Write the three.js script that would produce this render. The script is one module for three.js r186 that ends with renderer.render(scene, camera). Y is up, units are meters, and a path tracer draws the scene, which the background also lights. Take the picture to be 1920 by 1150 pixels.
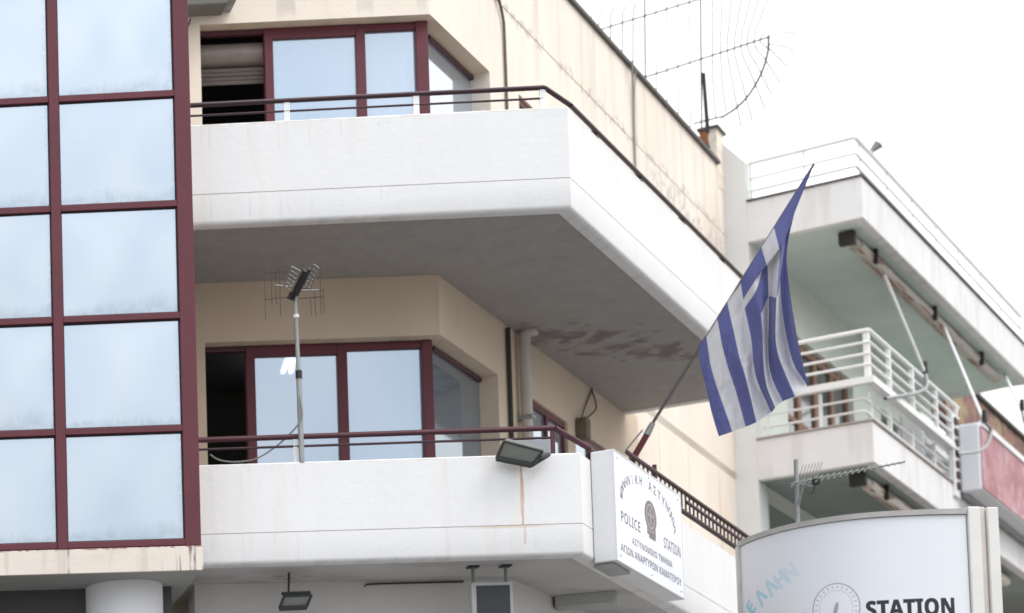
import * as THREE from 'three';
import { mergeGeometries, toCreasedNormals } from 'three/addons/utils/BufferGeometryUtils.js';
import { ConvexGeometry } from 'three/addons/geometries/ConvexGeometry.js';
import { RoundedBoxGeometry } from 'three/addons/geometries/RoundedBoxGeometry.js';

// ------------------------------------------------------------------ camera, sky, sun, exposure
const scene = new THREE.Scene();
const EYE = new THREE.Vector3(0, 1.6, 0), PITCH = THREE.MathUtils.degToRad(4.6145);
const FOC = 5000, PPX = -1152, PPY = 1725;            // lens of the photograph, in its own pixels (1920 x 1150): the upper right part of a wider view
const FULLW = 7400, FULLH = FULLW * 613 / 1024;
const camera = new THREE.PerspectiveCamera(2 * Math.atan(FULLH / 2 / FOC) * 180 / Math.PI, 1024 / 613, 0.1, 4000);
camera.position.copy(EYE);
camera.rotation.set(PITCH, 0, 0);
camera.setViewOffset(FULLW, FULLH, FULLW / 2 - PPX, FULLH / 2 - PPY, 1920, 1920 * 613 / 1024);
camera.focus = 22.5; camera.userData.fStop = 0.40;
scene.add(camera);

const SKY_W = 1024, SKY_H = 512, skyData = new Float32Array(SKY_W * SKY_H * 4);
for (let j = 0; j < SKY_H; j++) for (let i = 0; i < SKY_W; i++) {
  const v = ((j + 0.5) / SKY_H - 0.5) * Math.PI, u = ((i + 0.5) / SKY_W - 0.5) * 2 * Math.PI;
  const y = Math.sin(v), x = Math.cos(v) * Math.cos(u), z = Math.cos(v) * Math.sin(u);
  const f = THREE.MathUtils.smoothstep(0.8 * x - 0.6 * z, -0.9, 0.75);           // thin bright overcast ahead and right, paler blue behind
  const up = (1 + 2 * Math.max(0, y)) / 1.5;                                            // overcast: the zenith twice as bright as 15 degrees up
  const q = x * 2.6 + 4.1, w = z * 2.6 + 1.7, t = y * 5.2;
  const w1 = 1.6 * Math.sin(2.3 * w + t) + 0.5 * Math.sin(9 * q), w2 = 1.4 * Math.sin(5.1 * q + t) + 0.6 * Math.sin(17 * w + 3 * t);
  const cl = 0.5 + 0.2 * Math.sin(3.1 * q + w1) + 0.14 * Math.sin(6.7 * w - 2.1 * t + w2) + 0.14 * Math.sin(15 * q + 6 * t + 2 * w2) + 0.16 * Math.sin(31 * q - 8 * t + 3 * w1) + 0.12 * Math.sin(58 * q + 11 * t + 4 * w2);
  const a = [1.37, 1.37, 1.37], b = [1.06, 1.12, 1.20].map((c, k) => c + (cl - 0.5) * [0.42, 0.30, 0.18][k]);
  const o = (j * SKY_W + i) * 4;
  for (let c = 0; c < 3; c++) skyData[o + c] = THREE.MathUtils.lerp(b[c], a[c], f) * up;
  skyData[o + 3] = 1;
}
const skyTex = new THREE.DataTexture(skyData, SKY_W, SKY_H, THREE.RGBAFormat, THREE.FloatType);
skyTex.mapping = THREE.EquirectangularReflectionMapping;
skyTex.magFilter = skyTex.minFilter = THREE.LinearFilter; skyTex.needsUpdate = true;
scene.background = skyTex; scene.environment = skyTex;

const sun = new THREE.DirectionalLight(new THREE.Color(1, 0.95, 0.88), 0.9);
sun.position.set(14 + 22, 10 + 38, -28 + 20); sun.target.position.set(14, 8, -29);
sun.castShadow = true; sun.shadow.radius = 40; sun.shadow.mapSize.set(2048, 2048);
Object.assign(sun.shadow.camera, { left: -22, right: 22, top: 22, bottom: -22, near: 1, far: 120 });
scene.add(sun, sun.target);

const renderer = new THREE.WebGLRenderer({ antialias: true });
renderer.toneMapping = THREE.LinearToneMapping;
renderer.toneMappingExposure = 1.15;
renderer.shadowMap.enabled = true; renderer.shadowMap.type = THREE.PCFSoftShadowMap;
renderer.setSize(1024, 613);

// ------------------------------------------------------------------ helpers
const rad = THREE.MathUtils.degToRad, lerp = THREE.MathUtils.lerp, sst = THREE.MathUtils.smoothstep, clamp = THREE.MathUtils.clamp;
const V = (x, y, F) => new THREE.Vector3(x, y, -F);       // plan point: x to the right, F metres ahead of the camera
let seed = 1234567;
const rnd = (a = 0, b = 1) => { seed = (seed + 0x6d2b79f5) | 0; let t = Math.imul(seed ^ (seed >>> 15), 1 | seed); t = (t + Math.imul(t ^ (t >>> 7), 61 | t)) ^ t; return a + (b - a) * (((t ^ (t >>> 14)) >>> 0) / 4294967296); };
const hash = (i, j) => { let h = Math.imul(i, 374761393) + Math.imul(j, 668265263) | 0; h = Math.imul(h ^ (h >>> 13), 1274126177); return ((h ^ (h >>> 16)) >>> 0) / 4294967296; };
function noise(x, y, per = 0) {
  const i = Math.floor(x), j = Math.floor(y), w = (a) => per ? ((a % per) + per) % per : a;
  const fx = x - i, fy = y - j, u = fx * fx * (3 - 2 * fx), v = fy * fy * (3 - 2 * fy);
  return lerp(lerp(hash(w(i), w(j)), hash(w(i + 1), w(j)), u), lerp(hash(w(i), w(j + 1)), hash(w(i + 1), w(j + 1)), u), v);
}
const fbm = (x, y, n = 4, per = 0) => { let s = 0, a = 0.5, t = 0; for (let k = 0; k < n; k++) { s += a * noise(x, y, per); t += a; a *= 0.5; x *= 2; y *= 2; per *= 2; } return s / t; };

const SP = Math.sin(PITCH), CP = Math.cos(PITCH);
const ray = (px, py) => { const X = (px - PPX) / FOC, Y = (PPY - py) / FOC; return [X, Y * CP + SP, CP - Y * SP]; };   // x, up, ahead
const onY = (px, py, y) => { const r = ray(px, py), t = (y - EYE.y) / r[1]; return [r[0] * t, r[2] * t]; };            // plan point where a sight line meets a level
const onF = (px, py, F) => { const r = ray(px, py), t = F / r[2]; return V(r[0] * t, EYE.y + r[1] * t, F); };
function frame(x, F, az) {                                   // a vertical plane: s along it, y up, n out towards the street
  const d = [Math.sin(rad(az)), Math.cos(rad(az))], n = [d[1], -d[0]];
  const m = new THREE.Matrix4().makeBasis(new THREE.Vector3(d[0], 0, -d[1]), new THREE.Vector3(0, 1, 0), new THREE.Vector3(n[0], 0, -n[1])).setPosition(x, 0, -F);
  return {
    x, F, az, d, n, m,
    p: (s, y, o = 0) => V(x + d[0] * s + n[0] * o, y, F + d[1] * s + n[1] * o),
    pl: (s, o = 0) => [x + d[0] * s + n[0] * o, F + d[1] * s + n[1] * o],
    at(px, py, o = 0) { const r = ray(px, py), ox = x + n[0] * o, oF = F + n[1] * o, t = (n[0] * ox + n[1] * oF) / (n[0] * r[0] + n[1] * r[2]); const X = r[0] * t, G = r[2] * t; return [(X - ox) * d[0] + (G - oF) * d[1], EYE.y + r[1] * t]; },
    v(px, py, o = 0) { const [s, y] = this.at(px, py, o); return this.p(s, y, o); },
    sOf: (X, G) => (X - x) * d[0] + (G - F) * d[1],
    shift(o, s = 0) { const q = this.pl(s, o); return frame(q[0], q[1], az); },
  };
}
function uvLocal(g) {
  g = g.index ? g.toNonIndexed() : g;
  const p = g.attributes.position, n = g.attributes.normal, uv = new Float32Array(p.count * 2);
  for (let i = 0; i < p.count; i++) {
    const ax = Math.abs(n.getX(i)), ay = Math.abs(n.getY(i)), az = Math.abs(n.getZ(i));
    const a = az >= ax && az >= ay ? [p.getX(i), p.getY(i)] : ay >= ax ? [p.getX(i), p.getZ(i)] : [p.getZ(i), p.getY(i)];
    uv[2 * i] = a[0]; uv[2 * i + 1] = a[1];
  }
  g.setAttribute('uv', new THREE.BufferAttribute(uv, 2));
  return g;
}
const strip = (g) => { g = g.index ? g.toNonIndexed() : g; for (const k of Object.keys(g.attributes)) if (!['position', 'normal', 'uv'].includes(k)) g.deleteAttribute(k); g.clearGroups(); return g; };
const merge = (list) => list.length === 1 ? strip(list[0]) : mergeGeometries(list.map(strip));
function box(fr, s0, s1, y0, y1, n0, n1, r = 0) {
  const w = s1 - s0, h = y1 - y0, d = n1 - n0;
  let g = r ? new RoundedBoxGeometry(w, h, d, 2, Math.min(r, w / 2.01, h / 2.01, d / 2.01)) : new THREE.BoxGeometry(w, h, d);
  g.translate((s0 + s1) / 2, (y0 + y1) / 2, (n0 + n1) / 2);
  return uvLocal(g).applyMatrix4(fr.m);
}
function wall(fr, s0, s1, y0, y1, n0, n1, holes = []) {
  const sh = new THREE.Shape([new THREE.Vector2(s0, y0), new THREE.Vector2(s1, y0), new THREE.Vector2(s1, y1), new THREE.Vector2(s0, y1)]);
  for (const h of holes) sh.holes.push(new THREE.Path(h.length === 4 && typeof h[0] === 'number' ? [new THREE.Vector2(h[0], h[2]), new THREE.Vector2(h[0], h[3]), new THREE.Vector2(h[1], h[3]), new THREE.Vector2(h[1], h[2])] : h.map((q) => new THREE.Vector2(...q))));
  const g = new THREE.ExtrudeGeometry(sh, { depth: n1 - n0, bevelEnabled: false });
  g.translate(0, 0, n0);
  return uvLocal(g).applyMatrix4(fr.m);
}
function cells(fr, s0, s1, y0, y1, n0, n1, holes) {            // a wall built round openings that reach its end
  const xs = [...new Set([s0, s1, ...holes.flatMap((h) => [h[0], h[1]])])].filter((v) => v >= s0 && v <= s1).sort((a, b) => a - b), ys = [...new Set([y0, y1, ...holes.flatMap((h) => [h[2], h[3]])])].sort((a, b) => a - b), gs = [];
  for (let i = 0; i < xs.length - 1; i++) for (let j = 0, from = null; j < ys.length; j++) {
    const solid = j < ys.length - 1 && !holes.some((h) => (xs[i] + xs[i + 1]) / 2 > h[0] && (xs[i] + xs[i + 1]) / 2 < h[1] && (ys[j] + ys[j + 1]) / 2 > h[2] && (ys[j] + ys[j + 1]) / 2 < h[3]);
    if (solid && from === null) from = ys[j];
    if (!solid && from !== null) { gs.push(box(fr, xs[i], xs[i + 1], from, ys[j], n0, n1)); from = null; }
  }
  return merge(gs);
}
function poly(pts, y0, y1) {                                  // a level slab over a plan outline
  const g = new THREE.ExtrudeGeometry(new THREE.Shape(pts.map((q) => new THREE.Vector2(q[0], q[1]))), { depth: y1 - y0, bevelEnabled: false });
  g.rotateX(-Math.PI / 2).translate(0, y0, 0);
  return uvLocal(g);
}
function sweep(profile, path, crease = 0.6, close = true) {   // profile [n, y] (counter-clockwise seen along the path), path of plan points
  const N = path.length, nor = [], s = [0];
  for (let i = 0; i < N - 1; i++) { const dx = path[i + 1][0] - path[i][0], dF = path[i + 1][1] - path[i][1], l = Math.hypot(dx, dF); nor.push([dF / l, -dx / l]); s.push(s[i] + l); }
  const mit = path.map((_, i) => { const a = nor[Math.max(0, i - 1)], b = nor[Math.min(N - 2, i)], k = 1 + a[0] * b[0] + a[1] * b[1]; return [(a[0] + b[0]) / k, (a[1] + b[1]) / k]; });
  const pos = [], uv = [], M = profile.length;
  const P = (i, k) => V(path[i][0] + mit[i][0] * profile[k][0], profile[k][1], path[i][1] + mit[i][1] * profile[k][0]);
  const put = (...q) => q.forEach(([p, u]) => { pos.push(p.x, p.y, p.z); uv.push(u[0], u[1]); });
  for (let i = 0; i < N - 1; i++) for (let k = 0; k < M; k++) {
    const l = (k + 1) % M, flat = Math.abs(profile[k][1] - profile[l][1]) < Math.abs(profile[k][0] - profile[l][0]);
    const U = (i_, k_) => [s[i_], flat ? profile[k_][0] : profile[k_][1]];
    const a = [P(i, k), U(i, k)], b = [P(i + 1, k), U(i + 1, k)], c = [P(i + 1, l), U(i + 1, l)], d = [P(i, l), U(i, l)];
    put(a, b, c, a, c, d);
  }
  if (close) {
    const tri = THREE.ShapeUtils.triangulateShape(profile.map((q) => new THREE.Vector2(...q)), []);
    for (const [i, rev] of [[0, true], [N - 1, false]]) for (const t of tri) { const q = rev ? [t[2], t[1], t[0]] : t; put(...q.map((k) => [P(i, k), profile[k]])); }
  }
  const g = new THREE.BufferGeometry();
  g.setAttribute('position', new THREE.Float32BufferAttribute(pos, 3)); g.setAttribute('uv', new THREE.Float32BufferAttribute(uv, 2));
  g.computeVertexNormals();
  return toCreasedNormals(g, crease);
}
function tube(pts, r, rs = 8, smooth = true, per = 6) {
  const c = smooth && pts.length > 2 ? new THREE.CatmullRomCurve3(pts, false, 'centripetal') : null;
  if (c) return strip(new THREE.TubeGeometry(c, pts.length * per, r, rs, false));
  const gs = [];
  for (let i = 0; i < pts.length - 1; i++) gs.push(bar(pts[i], pts[i + 1], r, r, rs));
  return merge(gs);
}
function bar(a, b, r0, r1 = r0, rs = 10) {
  const d = b.clone().sub(a), g = new THREE.CylinderGeometry(r1, r0, d.length(), rs, 1);
  g.applyQuaternion(new THREE.Quaternion().setFromUnitVectors(new THREE.Vector3(0, 1, 0), d.clone().normalize())).translate((a.x + b.x) / 2, (a.y + b.y) / 2, (a.z + b.z) / 2);
  return strip(g);
}
const used = {};
function numbered(name) { const k = used[name] = (used[name] ?? -1) + 1; return k ? name + '_' + String(k).padStart(3, '0') : name; }
function thing(name, label, category, at, group) {
  const o = new THREE.Group(); o.name = numbered(name); o.userData = { label, category }; if (group) o.userData.group = group;
  if (at) o.position.copy(at);
  scene.add(o); return o;
}
function grp(name, parent, label) { const o = new THREE.Group(); o.name = name; if (label) o.userData.label = label; parent.add(o); return o; }
function part(name, geo, mat, parent, label) {                // geometry is given in world metres; it is stored about its thing's base
  let base = new THREE.Vector3(); for (let q = parent; q && q !== scene; q = q.parent) base.add(q.position);
  const g = merge(Array.isArray(geo) ? geo : [geo]).translate(-base.x, -base.y, -base.z);
  const m = new THREE.Mesh(g, mat); m.name = name; m.castShadow = m.receiveShadow = true; if (label) m.userData.label = label;
  parent.add(m); return m;
}

// ------------------------------------------------------------------ textures and materials
const S = (c) => clamp(Math.round(255 * (c <= 0.0031308 ? 12.92 * c : 1.055 * Math.pow(c, 1 / 2.4) - 0.055)), 0, 255);
function tex(w, h, x0, x1, y0, y1, fn, repeat = false) {       // fn(x, y in metres) gives a linear base colour
  const d = new Uint8Array(w * h * 4);
  for (let j = 0; j < h; j++) for (let i = 0; i < w; i++) {
    const c = fn(x0 + (x1 - x0) * (i + 0.5) / w, y0 + (y1 - y0) * (j + 0.5) / h), o = (j * w + i) * 4;
    d[o] = S(c[0]); d[o + 1] = S(c[1]); d[o + 2] = S(c[2]); d[o + 3] = 255;
  }
  const t = new THREE.DataTexture(d, w, h); t.colorSpace = THREE.SRGBColorSpace; t.magFilter = THREE.LinearFilter; t.minFilter = THREE.LinearMipmapLinearFilter; t.generateMipmaps = true;
  t.wrapS = t.wrapT = repeat ? THREE.RepeatWrapping : THREE.ClampToEdgeWrapping;
  t.repeat.set(1 / (x1 - x0), 1 / (y1 - y0)); t.offset.set(-x0 / (x1 - x0), -y0 / (y1 - y0)); t.needsUpdate = true;
  return t;
}
const mix3 = (a, b, k) => [lerp(a[0], b[0], k), lerp(a[1], b[1], k), lerp(a[2], b[2], k)];
const mul3 = (a, k) => [a[0] * k, a[1] * k, a[2] * k];
const streak = (s, y, k = 1) => fbm(s * 9 * k, y * 0.7, 4);
const bumpT = tex(512, 512, 0, 1.6, 0, 1.6, (x, y) => { const a = fbm(x / 1.6 * 24, y / 1.6 * 24, 4, 24), b = fbm(x / 1.6 * 96 + 7, y / 1.6 * 96, 2, 96); const k = 0.6 * a + 0.4 * b; return [k, k, k]; }, true);
bumpT.colorSpace = THREE.NoColorSpace;
const std = (o) => new THREE.MeshStandardMaterial(o);
const lin = (r, g, b) => new THREE.Color().setRGB(r, g, b);
const plaster = (map, o = {}) => std({ map, roughness: 0.92, bumpMap: bumpT, bumpScale: 0.004, ...o });
const tileTex = (base, amp, vary = 3) => tex(512, 512, 0, vary, 0, vary, (x, y) => { const k = 1 + amp * (fbm(x / vary * 6, y / vary * 6, 5, 6) - 0.5) * 2 + amp * 0.5 * (noise(x / vary * 128, y / vary * 128, 128) - 0.5); return mul3(base, k); }, true);

const WHITE = [0.77, 0.765, 0.765], CREAM_SHADED = [0.655, 0.54, 0.425], CREAM_SHADED2 = [0.82, 0.735, 0.645], RUST = [0.47, 0.22, 0.08], GRIME = [0.30, 0.27, 0.23];  // two creams for one wall: darker with balcony shade in it, lighter elsewhere
const M = {
  maroon: std({ map: tileTex([0.11, 0.017, 0.028], 0.16, 1.4), roughness: 0.55, metalness: 0, bumpMap: bumpT, bumpScale: 0.0006 }),
  maroonDark: std({ color: lin(0.075, 0.02, 0.03), roughness: 0.5, metalness: 0.1 }),
  rail: std({ color: lin(0.04, 0.016, 0.022), roughness: 0.4, metalness: 0.2 }),
  whiteMetal: std({ map: tileTex([0.80, 0.80, 0.80], 0.06, 2), roughness: 0.55 }),
  galv: std({ map: tileTex([0.30, 0.31, 0.31], 0.2, 0.7), roughness: 0.5, metalness: 0.45 }),
  darkMetal: std({ color: lin(0.03, 0.028, 0.028), roughness: 0.55, metalness: 0.3 }),
  brownMetal: std({ map: tileTex([0.075, 0.042, 0.045], 0.35, 0.8), roughness: 0.7, metalness: 0.1 }),
  greyPaint: std({ map: tileTex([0.20, 0.205, 0.19], 0.16, 0.5), roughness: 0.6 }),
  coping: std({ map: tileTex([0.13, 0.12, 0.115], 0.3, 1.2), roughness: 0.8 }),
  gasket: std({ color: lin(0.025, 0.024, 0.03), roughness: 0.8 }),
  cable: std({ color: lin(0.035, 0.032, 0.03), roughness: 0.7 }),
  cableGrey: std({ color: lin(0.28, 0.28, 0.27), roughness: 0.7 }),
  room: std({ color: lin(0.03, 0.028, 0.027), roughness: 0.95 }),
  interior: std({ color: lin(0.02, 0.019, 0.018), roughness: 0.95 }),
  shutter: std({ map: tileTex([0.13, 0.105, 0.095], 0.15, 0.6), roughness: 0.8 }),
  curtain: new THREE.MeshPhysicalMaterial({ color: lin(0.62, 0.62, 0.68), roughness: 0.95, transmission: 0.1, thickness: 0 }),
  blind: std({ map: tex(512, 512, 0, 3, 0, 3, (x, y) => mul3([0.74, 0.76, 0.76], 0.9 + 0.2 * fbm(x / 3 * 18, y / 3 * 2, 4, 2)), true), roughness: 0.9 }),
  glass: new THREE.MeshPhysicalMaterial({ color: lin(0.66, 0.75, 0.85), roughness: 0.03, metalness: 0.66, transmission: 1, thickness: 0, ior: 1.5 }),
  
  dimGlass: new THREE.MeshPhysicalMaterial({ color: lin(0.46, 0.55, 0.63), roughness: 0.04, metalness: 0.55, transmission: 1, thickness: 0, ior: 1.5 }),  // darker copy of the glass; dull soffit reflection put into its tint
  darkGlass: new THREE.MeshPhysicalMaterial({ color: lin(0.25, 0.28, 0.31), roughness: 0.05, metalness: 0.35, transmission: 1, thickness: 0, ior: 1.5 }),
  lensGlass: std({ color: lin(0.25, 0.265, 0.245), roughness: 0.25 }),
};

// ------------------------------------------------------------------ ground
{
  const g = new THREE.PlaneGeometry(3000, 3000, 1, 1).rotateX(-Math.PI / 2);
  const uv = g.attributes.uv; for (let i = 0; i < uv.count; i++) uv.setXY(i, uv.getX(i) * 3000, uv.getY(i) * 3000);
  const m = new THREE.Mesh(g, std({ map: tileTex([0.145, 0.14, 0.135], 0.15, 6), roughness: 0.95 }));
  m.name = 'ground'; m.userData = { kind: 'structure', label: 'grey street ground in front of the buildings' }; m.receiveShadow = true; scene.add(m);
}

// ------------------------------------------------------------------ the police building
const YF = [6.996, 10.31];                                   // undersides of the two balconies in view
const FA = frame(7.773, 25.0, 97.83), C1 = [11.182, 24.531], FB = frame(C1[0], C1[1], 39.6);
const WA = frame(8.35, 26.805, 96.61), WC = [10.712, 26.531], WB = frame(WC[0], WC[1], 39.6);
const sC1 = FA.sOf(...C1), sB1 = 8.05, sWC = WA.sOf(...WC), sWB = 12.23;
const BF = FA.shift(0.35);                                   // face of the glazed bay
const bayR = BF.at(366, 560)[0];

const police = thing('police_building', 'cream and white corner building with maroon window frames and two wraparound balconies', 'building', V(11, 0, 27));
{
  // window openings, read on the two wall planes
  const up = { head: WA.at(600, 36)[1], floor: YF[1] + 0.24, l: WA.at(377, 140)[0], r: WB.at(919, 170)[0] };
  const lo = { head: WA.at(600, 635)[1], floor: YF[0] + 0.24, l: WA.at(386.5, 740)[0], r: WB.at(936, 780)[0] };
  const w2 = { head: WB.at(983, 736)[1], l: WB.at(984, 760)[0], r: WB.at(1064, 800)[0] };
  const w3 = { l: WB.at(1079, 820)[0], r: WB.at(1136, 838)[0] };
  const w4 = { head: WB.at(973, 177)[1], l: WB.at(973, 190)[0] };
  w4.r = w4.l + (w2.r - w2.l);
  const y0 = 6.6, T = 0.32, jU = WB.at(1178, 255)[1], jL = WB.at(1330, 848)[1], G = 0.007, TOP = 14.9;
  // wall colours: shade under the balcony painted in, streaks, water marks, patches
  const creamA = tex(1024, 1024, -2.2, 2.5, 6.5, 15, (s, y) => {
    let c = mul3(y > 10.4 ? CREAM_SHADED2 : CREAM_SHADED, 0.93 + 0.14 * fbm(s * 2, y * 1.5, 4) + 0.05 * (streak(s, y) - 0.5));
    const spot = (x0, w, yb) => { const e = Math.abs(s - x0) / w + 0.35 * (noise(s * 30, y * 6) - 0.5), d = sst(y, yb - 0.05 * noise(s * 25, 3), yb + 0.12); return (1 - sst(e, 0.7, 1.05)) * d; };
    const k = 0.42 * spot(WA.at(537, 15)[0], 0.1, up.head + 0.03) + 0.3 * spot(WA.at(684, 12)[0], 0.09, up.head + 0.02) + 0.25 * spot(WA.at(790, 8)[0], 0.05, up.head + 0.02);
    c = mix3(c, [0.43, 0.39, 0.37], k);
    return mix3(c, GRIME, 0.2 * sst(fbm(s * 5 + 3, y * 0.9, 5), 0.56, 0.8));
  });
  const creamB = tex(2048, 1024, 0, 12.3, 6.5, 15, (s, y) => {
    let c = mul3(y > 10.4 || s > 7.35 ? CREAM_SHADED2 : CREAM_SHADED, 0.93 + 0.14 * fbm(s * 1.3 + 5, y * 1.2, 4) + 0.07 * (streak(s + 9, y) - 0.5));  // darker cream paints the shade below the balcony, lighter past its end
    c = mix3(c, [0.78, 0.60, 0.48], 0.3 * sst(fbm(s * 0.7 + 2, y * 0.6 + 9, 3), 0.5, 0.75));
    const run = sst(fbm(s * 7 + 40, y * 0.5, 4), 0.52, 0.72);
    c = mix3(c, [0.40, 0.36, 0.34], 0.32 * run * sst(y, 12.4, 14.6) * (0.4 + 0.6 * noise(s * 3, 8)));
    c = mix3(c, [0.36, 0.33, 0.31], 0.5 * sst(fbm(s * 16, y * 16, 3), 0.5, 0.62) * (1 - sst(Math.abs(y - jU - 0.02 - 0.09 * (noise(s * 6, 1) - 0.5)), 0.02, 0.1)));
    const bl = sst(s, 7.6, 9.2) * (1 - sst(Math.abs(y - 13.55 - 0.3 * noise(s * 2, 5)), 0.1, 0.38));                    // blistered paint low on the side wall
    c = mix3(c, [0.45, 0.42, 0.40], 0.55 * bl * sst(fbm(s * 11, y * 11, 4), 0.52, 0.6));
    const rs = (1 - sst(Math.abs(s - 11.75 + 0.2 * noise(y * 3, 2)), 0.12, 0.5)) * (1 - sst(Math.abs(y - 9.3), 0.2, 1.1));
    return mix3(c, [0.72, 0.42, 0.24], 0.35 * rs * sst(fbm(s * 5, y * 3, 4), 0.4, 0.7));
  });
  const mA = plaster(creamA), mB = plaster(creamB), back = plaster(tileTex(mul3(CREAM_SHADED, 0.6), 0.1));

  // front wall and side wall, with grooves where the render is jointed
  const wl = grp('front_wall', police);
  part('wall_panel', cells(WA, -2.1, sWC, y0, TOP, -T, 0, [[lo.l, sWC + 1, lo.floor, lo.head], [up.l, sWC + 1, up.floor, up.head]]), mA, wl);
  const wr = grp('side_wall', police), vj = [WB.at(1237, 860)[0], WB.at(1289, 820)[0], WB.at(1347, 860)[0]];
  const rect = (l, r, a, b) => [l, r, a, b];
  let e0 = 0;
  for (const s of [...vj, sWB]) {
    const last = s === sWB ? 0 : G;
    part('wall_panel', cells(WB, e0, s - last, y0, jL - G, -T, 0, e0 === 0 ? [rect(-1, lo.r, lo.floor + 0.003, lo.head + 0.003), rect(w2.l, w2.r, lo.floor, w2.head), rect(w3.l, w3.r, lo.floor, w2.head)] : []), mB, wr);
    e0 = s + G;
  }
  part('wall_panel', cells(WB, 0, sWB, jL + G, jU - G, -T, 0, [rect(-1, up.r, up.floor + 0.003, up.head + 0.003), rect(w4.l, w4.r, up.floor, w4.head)]), mB, wr);
  part('wall_panel', wall(WB, 0, sWB, jU + G, TOP, -T, 0), mB, wr);
  part('joint_filling', [box(WB, 0.5, sWB - 0.05, jU - 0.05, jU + 0.05, -T + 0.03, -0.014), box(WB, vj[0] - 1.2, sWB - 0.05, jL - 0.05, jL + 0.05, -T + 0.03, -0.014), ...vj.map((s) => box(WB, s - 0.05, s + 0.05, y0, jL - 0.06, -T + 0.03, -0.014))], back, wr);
  // masonry pier at the end of the roof edge, its paint peeling to the brick
  const pA = WB.at(1344, 290)[0], pB = WB.at(1357, 290)[0], pT = WB.at(1344, 237)[1], PL = WB.pl(pA), pd = -frame(PL[0], PL[1], 129.6).at(1311, 243)[0];
  const peel = tex(256, 256, -pd, 1, 14.2, 15.8, (x, y) => { const k = fbm(x * 5 + 2, y * 4, 4), u = -x / pd + 0.5 * (k - 0.5); return u > 0.42 ? mul3([0.36, 0.14, 0.06], 0.6 + 0.7 * noise(x * 40, y * 40)) : u > 0.38 ? [0.55, 0.34, 0.22] : mul3([0.78, 0.68, 0.58], 0.9 + 0.2 * noise(x * 20, y * 20)); });
  const pier = grp('roof_pier', police);
  part('pier_block', box(WB, pA, pB, TOP - 0.3, pT - 0.04, -pd, 0.006), plaster(peel), pier);
  part('pier_cap', box(WB, pA - 0.03, pB + 0.03, pT - 0.038, pT, -pd - 0.03, 0.04, 0.006), M.coping, pier);
  part('roof_coping', sweep([[-0.3, TOP + 0.004], [0.045, TOP + 0.004], [0.045, TOP + 0.05], [-0.3, TOP + 0.075]], [WA.pl(-2.1), WC, WB.pl(pA - 0.004)]), M.coping, police);
  // rooms behind the openings
  const foot = [[2.2, 27.5], [WC[0] - 0.12, WC[1] + 0.15], WB.pl(sWB - 0.1, -0.1), [11, 43], [2.2, 43]];
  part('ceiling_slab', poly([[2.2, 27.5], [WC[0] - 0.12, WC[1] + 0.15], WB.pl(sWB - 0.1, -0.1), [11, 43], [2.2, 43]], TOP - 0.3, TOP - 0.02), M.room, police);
  part('room_ceiling', poly(foot, YF[1] - 0.03, YF[1] + 0.015), M.room, police);  // near-black sheet added; darkness of the unlit room put into its colour
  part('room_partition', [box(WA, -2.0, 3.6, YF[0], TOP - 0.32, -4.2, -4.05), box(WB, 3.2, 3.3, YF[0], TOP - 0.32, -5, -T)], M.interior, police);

  // balcony slabs and floors
  const soff = tex(1024, 1024, 7, 19, 24, 37, (x, z) => {
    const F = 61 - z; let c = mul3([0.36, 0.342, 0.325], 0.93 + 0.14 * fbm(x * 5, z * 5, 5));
    const L = [12.2, 28.35], R = [14.6, 29.3], t = clamp(((x - L[0]) * 2.4 + (F - L[1]) * 0.95) / 6.66, 0, 1);                 // damp, mouldy patch beside the downpipe
    const d = Math.hypot(x - lerp(L[0], R[0], t), F - lerp(L[1], R[1], t)) / lerp(0.35, 0.75, Math.sin(t * 3.14));
    const n = fbm(x * 7, z * 7, 5);
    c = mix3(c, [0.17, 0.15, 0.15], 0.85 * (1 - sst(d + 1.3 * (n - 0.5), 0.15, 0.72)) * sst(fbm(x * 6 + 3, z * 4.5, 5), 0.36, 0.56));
    c = mix3(c, [0.40, 0.32, 0.27], 0.22 * (1 - sst(d, 0.2, 1.1)) * sst(fbm(x * 4 + 30, z * 4, 5), 0.48, 0.68));
    const bd = Math.abs(((x * 0.99 - F * 0.13) / 0.5) % 1 - 0.5);                                                              // faint shuttering-board marks
    c = mix3(c, [0.24, 0.22, 0.21], 0.16 * (bd > 0.485 ? noise(F * 9, Math.floor(x * 2)) : 0));
    return mix3(c, [0.24, 0.22, 0.21], 0.16 * sst(fbm(x * 14 + 9, z * 12, 4), 0.55, 0.66));
  });
  soff.repeat.set(1 / 12, 1 / 13); soff.offset.set(-7 / 12, 37 / 13);
  const sm = onY(548, 1085, YF[0]), soff2 = tex(1024, 1024, 7, 19, 24, 37, (x, z) => {
    const F = 61 - z, d = Math.hypot((x - sm[0]) * 1.1, (F - sm[1]) * 2) + 0.25 * (fbm(x * 9, z * 9, 4) - 0.5);
    let c = mul3([0.52, 0.515, 0.51], 0.92 + 0.16 * fbm(x * 2, z * 2, 5));
    c = mix3(c, [0.16, 0.16, 0.155], 0.6 * (1 - sst(d, 0.1, 0.34)) * sst(fbm(x * 17, z * 17, 4), 0.3, 0.6));
    return mix3(c, [0.27, 0.26, 0.25], 0.3 * sst(fbm(x * 1.4 + 30, z * 3, 5), 0.52, 0.7));
  });
  soff2.repeat.copy(soff.repeat); soff2.offset.set(-7 / 12, 37 / 13);
  const mS = plaster(soff, { bumpScale: 0.006 });
  const sBack = foot.slice(2);
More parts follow.
